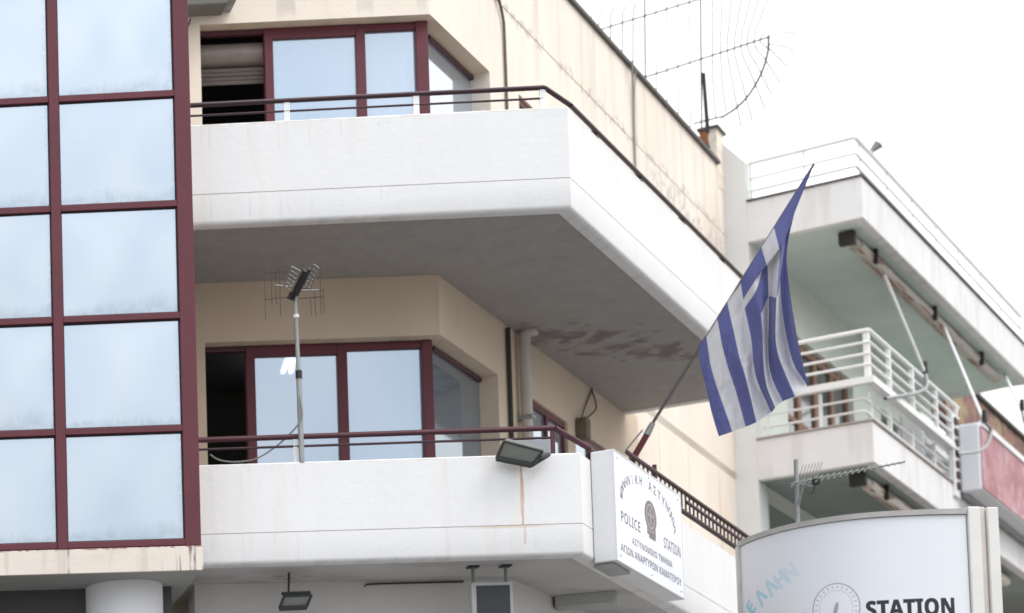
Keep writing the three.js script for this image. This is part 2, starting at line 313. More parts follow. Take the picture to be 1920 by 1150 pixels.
  const slabPoly = (end) => [FA.pl(-0.6, -0.05), FA.pl(sC1, -0.05).map((q, i) => [C1[0] - 0.055, C1[1] + 0.03][i]), FB.pl(end - 0.05, -0.05), WB.pl(WB.sOf(...FB.pl(end - 0.05)), -0.08), ...sBack, [FA.pl(-0.6)[0], 43]];
  // parapets: a swept face with a rounded foot, and a groove along it
  const rust = (s, y, s0, top, bot, w) => { const e = Math.abs(s - s0 - 0.004 * (noise(y * 14, 3) - 0.5)) / (w * (0.5 + 0.8 * noise(y * 11, 9))); return y < top && y > bot ? (1 - sst(e, 0.45, 1.1)) * (0.55 + 0.45 * noise(s * 60, y * 8)) : 0; };
  const flood = FA.at(982, 900)[0];
  function parapet(yb, end, name, label, kind) {
    const yt = yb + (kind ? 0.996 : 0.975), yg = yb + 0.303, h = yt - yb;
    const map = tex(2048, 256, 0, 11.5, yb, yt, (s, y) => {
      let c = mul3(WHITE, 0.965 + 0.07 * fbm(s * 1.5, y * 2 + yb, 4) + 0.03 * (streak(s, y + yb) - 0.5));
      c = mix3(c, [0.70, 0.62, 0.50], 0.13 * sst(fbm(s * 8 + yb, y * 0.8, 4), 0.55, 0.75) * (noise(s * 2.2, yb) > 0.45 ? 1 : 0.3));
      const dr = hash(Math.floor(s * 14), 7 + kind), len = 0.08 + 0.25 * hash(Math.floor(s * 14), 3);                                // drips under the coping and the groove
      const fs = s * 14 - Math.floor(s * 14), dm = Math.max(0, 1 - Math.abs(fs - 0.5) * 5);
      if (dr > 0.78) c = mix3(c, [0.50, 0.45, 0.38], 0.28 * dm * (y > yt - len || (y < yg && y > yg - len) ? noise(s * 50, y * 16) : 0));
      c = mix3(c, [0.58, 0.46, 0.36], 0.5 * sst(fbm(s * 12 + 1, y * 30, 3), 0.42, 0.6) * (y > yt - 0.018 ? 1 : 0));
      c = mix3(c, [0.25, 0.27, 0.24], 0.14 * sst(fbm(s * 9 + 5, y * 14, 4), 0.5, 0.66) * (y < yb + 0.025 ? 1 : 0));
      if (!kind) {
        c = mix3(c, RUST, 0.8 * rust(s, y, flood, yb + 0.9, yg, 0.017) + 0.5 * rust(s, y, flood + 0.015, yg, yb + 0.12, 0.011));
        c = mix3(c, [0.62, 0.42, 0.26], 0.5 * (1 - sst(Math.abs(y - yg + 0.012), 0.004, 0.02)) * (1 - sst(Math.abs(s - flood + 0.12), 0.1, 0.5)));
      }
      return c;
    });
    const m = plaster(map, { bumpScale: 0.003 }), path = [FA.pl(-0.02), C1, FB.pl(end)], gp = grp(name, police, label);
    const foot_ = [[-0.13, yb + 0.001], [-0.045, yb + 0.001], [-0.022, yb + 0.007], [-0.007, yb + 0.022], [0, yb + 0.045], [0, yg - 0.004], [-0.13, yg - 0.004]];
    part('parapet_foot', sweep(foot_, path, 0.9), m, gp);
    part('parapet_upstand', sweep([[-0.13, yg + 0.004], [0, yg + 0.004], [0, yt - 0.012], [-0.012, yt], [-0.118, yt], [-0.13, yt - 0.012]], path, 0.5), m, gp);
    part('groove', sweep([[-0.12, yg - 0.02], [-0.008, yg - 0.02], [-0.008, yg + 0.02], [-0.12, yg + 0.02]], path.map((q, i) => q)), std({ map: tileTex([0.62, 0.59, 0.56], 0.15, 1), roughness: 0.9 }), gp);
    if (end === sB1) part('end_wall', box(FB, end - 0.13, end - 0.002, yb + 0.004, yt - 0.004, -1.7, -0.135), m, gp);
    return yt;
  }
  const ptU = parapet(YF[1], sB1, 'balcony_parapet', 'white parapet of the upper balcony', 1);
  const ptL = parapet(YF[0], sB1, 'balcony_parapet', 'white parapet of the lower balcony with a rust streak', 0);
  part('balcony_slab', poly(slabPoly(sB1), YF[1] + 0.02, YF[1] + 0.2), mS, police);
  part('balcony_slab', poly(slabPoly(sB1), YF[0] + 0.02, YF[0] + 0.2), plaster(soff2, { bumpScale: 0.004 }), police);

  // tubular railings on the parapets
  const rl = grp('balcony_railing', police), rU = FA.at(700, 176)[1], rU2 = FA.at(700, 196)[1];
  const rp = (y, o, end) => [FA.p(0, y, o), V(C1[0] + 0.02 - 0.06, y, C1[1] + 0.06), FB.p(end, y, o)];
  const cU = FA.at(1024, 157.4)[0];
  part('handrail', tube([FA.p(-0.03, rU, -0.06), FA.p(cU, rU, -0.06), FB.p(0.1, ptU + 0.04, 0.0), FB.p(8.0, ptU + 0.04, 0.0)], 0.024, 10, false), M.rail, rl);
  part('lower_rail', tube([FA.p(-0.03, rU2, -0.06), FA.p(cU - 0.02, rU2, -0.06)], 0.011, 8, false), M.rail, rl);
  for (const [px, py] of [[540, 205], [783, 190], [1021, 178]]) { const s = FA.at(px, py)[0]; part('post', [box(FA, s - 0.028, s + 0.028, ptU - 0.02, rU - 0.01, -0.07, -0.05, 0.003)], M.whiteMetal, rl); }
  for (const s of [1.0, 2.55, 4.2, 5.9, 7.4]) part('rail_clip', box(FB, s - 0.04, s + 0.04, ptU - 0.01, ptU + 0.062, -0.065, 0.003, 0.008), M.rail, rl);
  const rl2 = grp('balcony_railing', police), rL = FA.at(700, 811)[1], rL2 = FA.at(700, 829)[1], cL = FA.at(1043, 801)[0];
  part('handrail', tube([FA.p(-0.03, rL, -0.06), FA.p(cL, rL, -0.06), FB.p(0.35, rL - 0.14, -0.02), FB.p(0.7, rL - 0.16, -0.02)], 0.027, 10, false), M.maroonDark, rl2);
  part('lower_rail', tube([FA.p(-0.03, rL2, -0.06), FA.p(cL - 0.02, rL2, -0.06)], 0.012, 8, false), M.rail, rl2);
  for (const [px, py] of [[556, 840], [1040, 830]]) { const s = FA.at(px, py)[0]; part('post', box(FA, s - 0.02, s + 0.02, ptL - 0.02, rL - 0.01, -0.07, -0.05, 0.003), px > 900 ? M.maroonDark : M.whiteMetal, rl2); }
  // barred railing past the sign
  const br = grp('barred_railing', police), sA = FB.at(1200, 868)[0], bE = sB1 - 0.15, bt = FB.at(1300, 933)[1], bb = FB.at(1330, 990)[1];
  part('top_bar', tube([FB.p(sA - 0.4, bt, -0.015), FB.p(bE, bt, -0.015)], 0.022, 8, false), M.brownMetal, br);
  part('bottom_bar', tube([FB.p(sA - 0.4, bb, -0.015), FB.p(bE, bb, -0.015)], 0.025, 8, false), M.brownMetal, br);
  part('top_bar', tube([FB.p(sA + 1.7, bb + 0.1, 0.015), FB.p(bE, bb + 0.1, 0.015)], 0.018, 8, false), M.maroonDark, br);
  for (let s = sA - 0.3; s < bE; s += 0.16) part('bar', bar(FB.p(s, bb, -0.015), FB.p(s, bt + 0.02, -0.015), 0.009, 0.009, 6), M.brownMetal, br);
  for (const s of [sA + 0.6, bE]) part('post', bar(FB.p(s, ptL - 0.05, -0.015), FB.p(s, bt + 0.07, -0.015), 0.022, 0.022, 8), M.brownMetal, br);

  // windows: glazing set back in the openings
  const R = -0.2, sC = (px, py) => WA.at(px, py, R)[0], sD = (px, py) => WB.at(px, py, R)[0];
  const KC = [WC[0] - 0.0, WC[1]];                               // where the two set-back planes meet
  const half = rad((97 - 39.6) / 2), sKa = sWC + R * Math.tan(half) * 1, sKb = -R * Math.tan(half) * -1;
  function cornerWindow(o, name, label, px, py, pb, pyB) {
    const w = grp(name, police, label), h = o.head - 0.005, f = o.floor, z0 = R - 0.035, z1 = R + 0.035;
    const fr = (l, r, a, b, fm = WA, d0 = z0, d1 = z1, m = M.maroon, nm = 'frame') => part(nm, box(fm, l, r, a, b, d0, d1, 0.004), m, w);
    const [m0, m1, m2, m3, p0, p1] = px.map((x) => sC(x, py));
    fr(o.l + 0.002, o.l + 0.03, f, h, WA, z0, z1, M.maroonDark);
    fr(o.l + 0.03, m0, h - 0.05, h, WA, z0, z1, M.maroonDark);
    fr(m0, m1, f, h - 0.052, WA, z0, z1 + 0.012, M.maroon, 'mullion');
    fr(m2, m3, f, h - 0.052, WA, z0, z1 + 0.012, M.maroon, 'mullion');
    fr(m0, m2, h - 0.115, h - 0.002, WA, z0 + 0.002, z1 + 0.006);
    fr(m2 + 0.002, p0, h - 0.075, h - 0.004, WA, z0 + 0.002, z1);
    part('corner_post', box(WA, p0, p1, f, h - 0.003, z0 - 0.01, z1 + 0.014, 0.006), M.maroon, w);
    part('pane', box(WA, m1, m2, f, h - 0.11, R - 0.004, R + 0.004), M.glass, w);
    part('pane', box(WA, m3, p0, f, h - 0.07, R - 0.016, R - 0.008), M.glass, w);
    const b0 = sD(pb[0], pyB), b1 = sD(pb[1], pyB);
    part('frame', box(WB, b0, o.r - 0.003, h - 0.045, h - 0.004, z0, z1, 0.004), M.maroonDark, w);
    part('frame', box(WB, b1, b1 + 0.045, f, h - 0.047, z0, z1, 0.004), M.maroonDark, w);
    if (b1 + 0.047 < o.r - 0.01) part('side_light', box(WB, b1 + 0.046, o.r - 0.003, f, h - 0.047, R - 0.01, R), M.dimGlass, w);
    part('pane', box(WB, b0 - 0.02, b1, f, h - 0.045, R - 0.004, R + 0.004), o === lo ? M.dimGlass : M.glass, w);
    return { w, m: [m0, m1, m2, m3, p0, p1], h, f };
  }
  const cu = cornerWindow(up, 'corner_window', 'upper corner window, its left sash slid open', [495, 511, 667, 684, 779, 802], 120, [803, 893], 180);
  const cl = cornerWindow(lo, 'corner_window', 'lower corner window, its left sash slid open', [461, 478, 633, 651, 791, 811], 740, [812, 911], 780);
  // a half-lowered roller shutter in the open gap upstairs
  part('shutter_roll', bar(WA.p(up.l + 0.03, cu.h - 0.2, R - 0.16), WA.p(cu.m[0] + 0.02, cu.h - 0.2, R - 0.16), 0.125, 0.125, 24), std({ map: tileTex([0.24, 0.20, 0.18], 0.12, 0.6), roughness: 0.38 }), cu.w);
  for (let k = 0; k < 4; k++) part('shutter_slat', box(WA, up.l + 0.03, cu.m[0] + 0.02, cu.h - 0.36 - 0.045 * (k + 1) + 0.004, cu.h - 0.36 - 0.045 * k, R - 0.1, R - 0.085 + 0.004 * (k % 2), 0.005), M.shutter, cu.w);
  // curtains hanging behind the glass
  function curtain(fm, l, r, y0_, y1_, n, w) {
    const g = new THREE.PlaneGeometry(r - l, y1_ - y0_, 60, 1), p = g.attributes.position;
    for (let i = 0; i < p.count; i++) p.setZ(i, 0.03 * Math.sin(p.getX(i) * 48 + 2 * noise(p.getX(i) * 6, 1)));
    g.translate((l + r) / 2, (y0_ + y1_) / 2, n); g.computeVertexNormals();
    return part('curtain', strip(g.applyMatrix4(fm.m)), M.curtain, w);
  }
  const midU = sC(581, 120);
  curtain(WA, cu.m[1] - 0.02, midU, cu.f, cu.h - 0.06, R - 0.22, cu.w);
  curtain(WA, cu.m[3], cu.m[4] + 0.03, cu.f, cu.h - 0.06, R - 0.22, cu.w);
  curtain(WA, cl.m[3], cl.m[4] + 0.03, cl.f, cl.h - 0.06, R - 0.22, cl.w);
  // single windows in the side wall
  function sideWindow(l, r, head, f, label, R = -0.06) {
    const w = grp('side_window', police, label);
    part('frame', [box(WB, l + 0.002, l + 0.06, f, head - 0.072, R - 0.03, R + 0.03, 0.004), box(WB, r - 0.06, r - 0.002, f, head - 0.072, R - 0.03, R + 0.03, 0.004), box(WB, l + 0.002, r - 0.002, head - 0.07, head - 0.003, R - 0.03, R + 0.03, 0.004)], M.maroon, w);
    part('pane', box(WB, l + 0.06, r - 0.06, f, head - 0.07, R - 0.004, R + 0.004), M.glass, w);
    const q = (r - l) * 0.55 + l; part('mullion', box(WB, q, q + 0.05, f, head - 0.074, R - 0.025, R + 0.035, 0.004), M.maroon, w);
  }
  sideWindow(w2.l, w2.r, w2.head, lo.floor, 'maroon side window beside the downpipe');
  sideWindow(w3.l, w3.r, w2.head, lo.floor, 'maroon side window near the end of the balcony');
  sideWindow(w4.l, w4.r, w4.head, up.floor, 'side window on the upper balcony');

  // pipes on the side wall
  const dp = WB.at(970, 700), dps = dp[0];
  const pipe = grp('downpipe', police, 'white downpipe with a bent top under the stained soffit');
  const pipeM = std({ map: tileTex([0.52, 0.475, 0.43], 0.14, 0.8), roughness: 0.6 });
  part('pipe', bar(WB.p(dps, YF[0] + 0.2, 0.085), WB.p(dps, YF[1] - 0.06, 0.085), 0.06, 0.06, 14), pipeM, pipe);
  part('elbow', tube([WB.p(dps, YF[1] - 0.09, 0.085), WB.p(dps, YF[1] - 0.01, 0.1), WB.p(dps + 0.03, YF[1] + 0.03, 0.2)], 0.064, 12), pipeM, pipe);
  const dk0 = WB.at(950, 700)[0]; part('shade_bar', bar(WB.p(dk0, YF[0] + 0.2, 0.03), WB.p(dk0, YF[1] - 0.02, 0.03), 0.024, 0.024, 10), M.cable, pipe);  // dark bar added for the shadow strip beside the downpipe
  part('clamp', box(WB, dps - 0.075, dps + 0.075, 9.35, 9.39, 0, 0.16, 0.006), M.galv, pipe);
  const tp = WB.at(943, 100)[0];
  part('conduit', tube([WB.p(tp, YF[1] + 0.2, 0.022), WB.p(tp, 13.6, 0.022), WB.p(tp - 0.02, 13.78, 0.025), WB.p(tp - 0.16, 13.95, 0.03), WB.p(tp - 0.5, 14.2, 0.03)], 0.016, 8), M.shutter, police);
  const c2 = WB.at(1184, 250)[0];
  part('conduit', [tube([WB.p(c2 - 0.12, TOP + 0.03, 0.07), WB.p(c2 - 0.04, TOP - 0.1, 0.05), WB.p(c2 + 0.02, TOP - 0.3, 0.03), WB.p(c2 + 0.02, 12.9, 0.025), WB.p(c2 + 0.03, YF[1] + 0.3, 0.025)], 0.013, 7), tube([WB.p(c2 + 0.1, TOP + 0.02, 0.06), WB.p(c2 + 0.09, TOP - 0.3, 0.03), WB.p(c2 + 0.085, YF[1] + 0.3, 0.02)], 0.008, 6)], M.cableGrey, police);

  // ground-floor walls under the lower balcony
  const gp0 = [8.18, 25.93], gp1 = [11.009, 25.711], GA = frame(gp0[0], gp0[1], 94.43), gl = Math.hypot(gp1[0] - gp0[0], gp1[1] - gp0[1]), GB = frame(gp1[0], gp1[1], 42), GC = frame(gp0[0], gp0[1], 191.8);
  const lw = plaster(tileTex([0.66, 0.64, 0.62], 0.06));
  const gw = grp('ground_floor_wall', police);
  part('front_panel', box(GA, 0.0, gl, 0, YF[0] + 0.02, -0.25, 0), lw, gw);
  part('side_panel', box(GB, 0.0, 9, 0, YF[0] + 0.02, -0.25, 0), lw, gw);
  const gq = frame(gp0[0], gp0[1], 11.8);
  { const far = frame(gp0[0] + gq.d[0] * 7, gp0[1] + gq.d[1] * 7, 191.8); part('return_panel', box(far, 0, 7, 0, YF[0] + 0.02, 0, 0.2), lw, gw); }
  const hd = [onY(1040, 1121, YF[0]), onY(1135, 1112, YF[0])];
  { const q = frame(hd[0][0], hd[0][1], Math.atan2(hd[1][0] - hd[0][0], hd[1][1] - hd[0][1]) * 180 / Math.PI); part('lintel', box(q, 0, 0.55, YF[0] - 0.1, YF[0] + 0.02, -0.2, 0, 0.01), plaster(tileTex([0.42, 0.43, 0.40], 0.1)), gw); }

  // the glazed bay on the left
  const bay = grp('glazed_bay', police, 'glazed bay of frosted panes in a maroon grid');
  const by = (px, py) => BF.at(px, py)[1], bs = (px, py) => BF.at(px, py)[0];
  const pw = bs(336, 560) - 0, beamT = by(175, 1026), beamB = by(190, 1074), mulW = 0.092;
  const trans = [by(170, 182), by(170, 388), by(170, 597), by(170, 808), by(170, 1021)];
  const dy = (trans[0] - trans[4]) / 4; for (let k = 1; k < 4; k++) trans.unshift(trans[0] + dy);
  const post0 = bs(335, 500), mulA = bs(107, 500), step = post0 - mulA;
  const muls = [mulA, mulA - step - 0.02, mulA - 2 * (step + 0.02)];
  const yTop = trans[0], SL = muls[2] - 0.05;
  part('corner_post', box(BF, post0, bayR, beamT - 0.01, yTop + 0.05, -0.2, 0.0, 0.006), M.maroon, bay);
  for (const s of muls) part('mullion', box(BF, s - mulW / 2, s + mulW / 2, beamT - 0.012, yTop + 0.05, -0.12, 0.012, 0.006), M.maroon, bay);
  const edge = [post0, ...muls];
  // reflective film, mottled, with a pale band and darker sill and side edges
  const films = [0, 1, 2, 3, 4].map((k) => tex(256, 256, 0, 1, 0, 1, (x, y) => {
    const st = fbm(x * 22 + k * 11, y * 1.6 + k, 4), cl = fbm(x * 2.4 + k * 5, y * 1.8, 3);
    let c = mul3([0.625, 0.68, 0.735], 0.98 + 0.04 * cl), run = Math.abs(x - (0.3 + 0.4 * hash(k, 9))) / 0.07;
    c = mix3(c, [0.66, 0.69, 0.67], 0.32 * (run < 1.3 ? (1 - sst(run, 0.5, 1.3)) * sst(fbm(x * 60 + k, y * 1.2, 4), 0.36, 0.6) : 0));          // pale vertical band
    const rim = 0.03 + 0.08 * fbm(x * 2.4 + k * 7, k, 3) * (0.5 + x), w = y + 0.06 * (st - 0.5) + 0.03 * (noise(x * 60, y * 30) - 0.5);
    c = mix3(c, [0.34, 0.40, 0.45], 0.5 * (1 - sst(w, rim * 0.1, rim * 2.2)) * (0.55 + 0.45 * sst(fbm(x * 16 + k, y * 12, 4), 0.3, 0.65)));      // darker towards the sill
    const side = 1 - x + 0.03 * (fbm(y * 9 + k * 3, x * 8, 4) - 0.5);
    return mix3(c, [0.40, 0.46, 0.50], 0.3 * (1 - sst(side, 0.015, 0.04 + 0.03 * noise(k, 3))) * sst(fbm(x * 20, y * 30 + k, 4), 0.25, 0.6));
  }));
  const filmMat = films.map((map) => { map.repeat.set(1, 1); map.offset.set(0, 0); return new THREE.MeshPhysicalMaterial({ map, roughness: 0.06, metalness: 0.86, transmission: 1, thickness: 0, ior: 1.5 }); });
  for (let c = 0; c < muls.length; c++) {
    const r = c ? muls[c - 1] - mulW / 2 : post0, l = muls[c] + mulW / 2;
    for (let k = 0; k < trans.length; k++) part('transom', box(BF, l, r, trans[k] - 0.031, trans[k] + 0.031, -0.12, 0.0, 0.006), M.maroon, bay);
    for (let k = 0; k < trans.length - 1; k++) {
      const a = trans[k + 1] + 0.031, b = trans[k] - 0.031;
      const bow = rnd(0.002, 0.006) * (rnd() < 0.3 ? -1 : 1), bg = new THREE.BoxGeometry(r - l, b - a, 0.008, 12, 12, 1), bp = bg.attributes.position;        // sealed units bow a little
      for (let q = 0; q < bp.count; q++) bp.setZ(q, bp.getZ(q) + bow * Math.cos(bp.getX(q) / (r - l) * Math.PI) * Math.cos(bp.getY(q) / (b - a) * Math.PI));
      bg.computeVertexNormals(); bg.translate((l + r) / 2, (a + b) / 2, -0.046);
      const pg = uvLocal(bg).applyMatrix4(BF.m), pu = pg.attributes.uv; for (let q = 0; q < pu.count; q++) pu.setXY(q, (pu.getX(q) - l) / (r - l), (pu.getY(q) - a) / (b - a));
      const ctr = BF.p((l + r) / 2, (a + b) / 2, -0.046);
      pg.translate(-ctr.x, -ctr.y, -ctr.z).applyMatrix4(new THREE.Matrix4().makeRotationFromEuler(new THREE.Euler(rad(rnd(-0.5, 0.5)), rad(rnd(-0.5, 0.5)), 0))).translate(ctr.x, ctr.y, ctr.z);
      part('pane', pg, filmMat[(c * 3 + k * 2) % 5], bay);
      part('gasket', wall(BF, l + 0.001, r - 0.001, a + 0.001, b - 0.001, -0.038, -0.028, [[l + 0.011, r - 0.011, a + 0.011, b - 0.011]]), M.gasket, bay);
      // pale lining board behind each pane, not quite reaching the sill
      const i0 = rnd(0.02, 0.05), i1 = rnd(0.03, 0.07), yb_ = a + rnd(0.03, 0.09), sl = rnd(-0.02, 0.03);
      const sh = new THREE.Shape([new THREE.Vector2(l + i0, yb_ + sl), new THREE.Vector2((l + r) / 2, yb_ + rnd(-0.03, 0.02)), new THREE.Vector2(r - i1, yb_ - sl + rnd(0, 0.03)), new THREE.Vector2(r - i1 + 0.01, b - rnd(0.0, 0.02)), new THREE.Vector2(l + i0, b - rnd(0, 0.02))]);
      part('lining_board', uvLocal(new THREE.ExtrudeGeometry(sh, { depth: 0.012, bevelEnabled: false }).translate(rnd(-0.001, 0.001), 0, -0.16 - rnd(0, 0.03))).applyMatrix4(BF.m), M.blind, bay);
    }
  }
  const beamTex = tex(1024, 256, SL, bayR, beamB, beamT, (s, y) => {
    let c = mul3([0.74, 0.66, 0.585], 0.94 + 0.12 * fbm(s * 3, y * 4, 4));
    for (const [x0, w] of [[(post0 + bayR) / 2, 0.16], [muls[0], 0.06], [muls[1], 0.06]]) {
      const e = Math.abs(s - x0) / w; if (e < 1.4) c = mix3(c, [0.12, 0.075, 0.065], 0.85 * (1 - sst(e, 0.6, 1.2)) * sst(fbm(s * 46, y * 2.2 + x0, 4), 0.5, 0.66) * sst(fbm(s * 22, y * 5, 3), 0.25, 0.6));
    }
    c = mix3(c, [0.30, 0.10, 0.09], 0.7 * (y > beamT - 0.012 - 0.02 * noise(s * 22, 2) ? sst(noise(s * 30, 5), 0.3, 0.5) : 0));
    return mix3(c, [0.45, 0.38, 0.33], 0.3 * sst(fbm(s * 14, y * 1.5, 4), 0.58, 0.75));
  });
  part('sill_beam', box(BF, SL, bayR + 0.012, beamB, beamT - 0.014, -0.03, 0.004, 0.004), plaster(beamTex), bay);
  part('bay_floor', box(BF, SL, bayR, beamB + 0.006, beamB + 0.2, -7, -0.031), plaster(tileTex([0.36, 0.36, 0.35], 0.1)), bay);
  part('side_wall', box(BF, bayR - 0.16, bayR - 0.01, beamT, yTop, -2.1, -0.2), mA, bay);
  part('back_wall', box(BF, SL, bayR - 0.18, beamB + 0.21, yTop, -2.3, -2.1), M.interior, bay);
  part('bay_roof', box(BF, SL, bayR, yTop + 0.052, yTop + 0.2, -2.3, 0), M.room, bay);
  // round column and the shopfront under the bay, its unlit recess painted dark
  const colC = onY(243, 1094, beamB), colR = 0.36;
  part('column', bar(V(colC[0], 0, colC[1] + 0.2), V(colC[0], beamB + 0.012, colC[1] + 0.2), colR, colR, 48), plaster(tileTex([0.78, 0.78, 0.8], 0.04)), police);
  const sh = onY(85, 1107, beamB), SF = frame(sh[0], sh[1], 97.83);
  part('shopfront', [box(SF, -6, SF.at(322, 1130)[0], 0, beamB + 0.012, -0.2, 0)], std({ map: tileTex([0.06, 0.06, 0.058], 0.2), roughness: 0.6 }), police);
}

// ------------------------------------------------------------------ the white and mint building next door
const NE = frame(18.51, 35.957, 134.2), sN1 = 0.287, sN2 = 1.716, ND0 = NE.pl(sN1), SD0 = NE.pl(sN2);
const ND = frame(ND0[0], ND0[1], 41.9), SD = frame(SD0[0], SD0[1], 41.9), YN = [10.497, 13.82];
const sEnd = 10.65;
const nb = thing('balcony_building', 'white building with mint soffits and railed balconies behind the flag', 'building', V(21, 0, 40));
{
  const wt = (s0, y0_, amp = 0.05) => tileTex([0.74, 0.745, 0.735], amp, 4);
  const mW = plaster(wt(), { bumpScale: 0.003 });
  const mintWall = plaster(tileTex([0.72, 0.765, 0.69], 0.07, 4)), soffM = plaster(tileTex([0.61, 0.69, 0.645], 0.1, 4)), soffShaded = plaster(tileTex([0.33, 0.39, 0.36], 0.14, 4));  // second mint soffit is darker; the loggia shadow put into its colour
  // party wall and street wall
  const doorL = ND.at(1470, 600)[0], doorR = ND.at(1600, 740)[0], doorH = ND.at(1560, 683)[1], wL = ND.at(1652, 780)[0], wR = ND.at(1740, 840)[0], wT = ND.at(1652, 766)[1], wB = ND.at(1652, 790)[1];
  { const a = NE.at(1358, 262)[1], b = NE.at(1398, 303)[1], sh = new THREE.Shape([[-0.1, 0], [sN1 - 0.001, 0], [sN1 - 0.001, b], [-0.03, a], [-0.1, a + 0.03]].map((q) => new THREE.Vector2(...q)));
    part('party_wall', uvLocal(new THREE.ExtrudeGeometry(sh, { depth: 0.3, bevelEnabled: false }).translate(0, 0, -0.3)).applyMatrix4(NE.m), mW, nb); }
  const wl = grp('street_wall', nb);
  part('wall_panel', cells(ND, 0.02, sEnd - 0.1, YN[0] - 0.02, 14.4, -0.25, 0, [[doorL, doorR, YN[0] + 0.2, doorH], [wL, wR, wB, wT]]), mintWall, wl);
  part('wall_panel', box(ND, 0.02, 0.55, 0, YN[0] - 0.022, -0.25, 0, 0.1), mintWall, wl);
  part('wall_panel', box(ND, 6.0, sEnd + 13, 0, YN[0] - 0.022, -0.25, 0), mintWall, wl);
  part('loggia_ceiling', poly([ND.pl(0.03, 0.01), ND.pl(6.2, 0.01), ND.pl(6.2, -3.1), ND.pl(0.03, -3.1)], YN[0] - 0.012, YN[0] + 0.006), soffShaded, nb);
  part('loggia_side', box(ND, 0.02, 0.3, 6.8, YN[0] - 0.022, -3, -0.252), mintWall, nb);
  // glazed door with brown timber frame, and a dark strip window
  const wood = std({ map: tileTex([0.26, 0.13, 0.075], 0.3, 1), roughness: 0.6 }), dr = grp('balcony_door', nb, 'brown timber balcony door with dark panes');
  const dw = (doorR - doorL);
  const b_ = (l, r, a, b, n0 = -0.14, n1 = -0.07) => box(ND, l, r, a, b, n0, n1, 0.006);
  part('frame', [b_(doorL + 0.002, doorR - 0.002, doorH - 0.12, doorH - 0.003), b_(doorL + 0.002, doorL + 0.12, YN[0] + 0.2, doorH - 0.122), b_(doorR - 0.12, doorR - 0.002, YN[0] + 0.2, doorH - 0.122)], wood, dr);
  for (let k = 1; k < 4; k++) part('stile', b_(doorL + dw * k / 4 - 0.09, doorL + dw * k / 4 + 0.09, YN[0] + 0.2, doorH - 0.123), wood, dr);
  part('rail', b_(doorL + 0.122, doorR - 0.122, YN[0] + 1.28, YN[0] + 1.36, -0.135, -0.075), wood, dr);
  for (let k = 0; k < 4; k++) part('pane', box(ND, doorL + dw * k / 4 + 0.09, doorL + dw * (k + 1) / 4 - 0.09, YN[0] + 0.22, doorH - 0.122, -0.11, -0.102), M.darkGlass, dr);
  const sw = grp('strip_window', nb);
  part('pane', box(ND, wL + 0.03, wR - 0.03, wB + 0.02, wT - 0.02, -0.13, -0.12), M.darkGlass, sw);
  part('frame', [box(ND, wL + 0.001, wL + 0.05, wB, wT, -0.15, -0.09), box(ND, (wL + wR) / 2 - 0.06, (wL + wR) / 2 + 0.06, wB, wT, -0.15, -0.08), box(ND, wR - 0.05, wR - 0.001, wB, wT, -0.15, -0.09)], mW, sw);
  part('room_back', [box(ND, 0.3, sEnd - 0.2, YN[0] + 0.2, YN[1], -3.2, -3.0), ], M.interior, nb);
  part('loggia_back', box(ND, 0.02, 6.3, 6.0, YN[0] - 0.022, -3.2, -3.0), std({ map: tileTex([0.10, 0.115, 0.105], 0.1, 3), roughness: 0.9 }), nb);  // dark mint, the deep shadow of the loggia painted in
  // roof slab, balcony and their upstands
  const slab = (e) => [NE.pl(sN1 + 0.001, -0.02), NE.pl(sN2 - 0.02, -0.02), SD.pl(e, -0.02), ND.pl(e + 0.25, -0.02)];
  const path = (e) => [NE.pl(sN1 + 0.001), SD0, SD.pl(e)];
  const fascia = tex(1024, 128, 0, 24, 10, 15, (s, y) => { let c = mul3([0.745, 0.735, 0.735], 0.95 + 0.1 * fbm(s * 2, y * 3, 4)); c = mix3(c, [0.50, 0.46, 0.42], 0.28 * sst(fbm(s * 6, y * 0.9, 4), 0.52, 0.72)); return c; });
  const mF = plaster(fascia, { bumpScale: 0.003 });
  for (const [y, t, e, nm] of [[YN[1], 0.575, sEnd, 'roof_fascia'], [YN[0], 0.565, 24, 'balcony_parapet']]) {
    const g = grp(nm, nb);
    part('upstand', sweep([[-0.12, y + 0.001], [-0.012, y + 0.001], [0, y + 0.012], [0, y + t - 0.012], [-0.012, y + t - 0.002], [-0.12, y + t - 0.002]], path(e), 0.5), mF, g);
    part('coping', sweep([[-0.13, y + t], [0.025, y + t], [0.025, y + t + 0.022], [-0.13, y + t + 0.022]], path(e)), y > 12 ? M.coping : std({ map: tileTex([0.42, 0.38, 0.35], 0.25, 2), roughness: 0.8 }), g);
    part('slab', poly(slab(e - 0.05), y + 0.012, y + 0.2), y > 12 ? soffM : soffShaded, g);
  }
  part('end_wall', box(SD, sEnd - 0.12, sEnd - 0.002, YN[1] + 0.005, YN[1] + 0.57, -1.4, -0.12), mF, nb);
  part('roof_slab', poly([NE.pl(sN1, -0.3), ND.pl(sEnd, -0.24), ND.pl(sEnd, -9), NE.pl(-0.05, -9)], YN[1] + 0.03, YN[1] + 0.3), mW, nb);
  // roof railing
  const yc = YN[1] + 0.597, mR = M.whiteMetal, rr = grp('roof_railing', nb, 'white tube railing round the flat roof');
  const rpath = (e, y, o) => [NE.p(sN1 + 0.02, y, o), V(SD0[0] - 0.03, y, SD0[1] + 0.06), SD.p(e, y, o)];
  const rs_ = [NE.at(1612, 258)[1] + 0.03, NE.at(1612, 287)[1] + 0.02, NE.at(1612, 311)[1] + 0.02];
  for (const [k, y] of rs_.entries()) part('rail', tube(rpath(sEnd - 0.1, y, -0.08), k ? 0.02 : 0.032, 8, false), mR, rr);
  for (const s of [0.04, 0.72]) part('post', bar(NE.p(sN1 + s, yc - 0.02, -0.08), NE.p(sN1 + s, rs_[0], -0.08), 0.014, 0.014, 8), mR, rr);
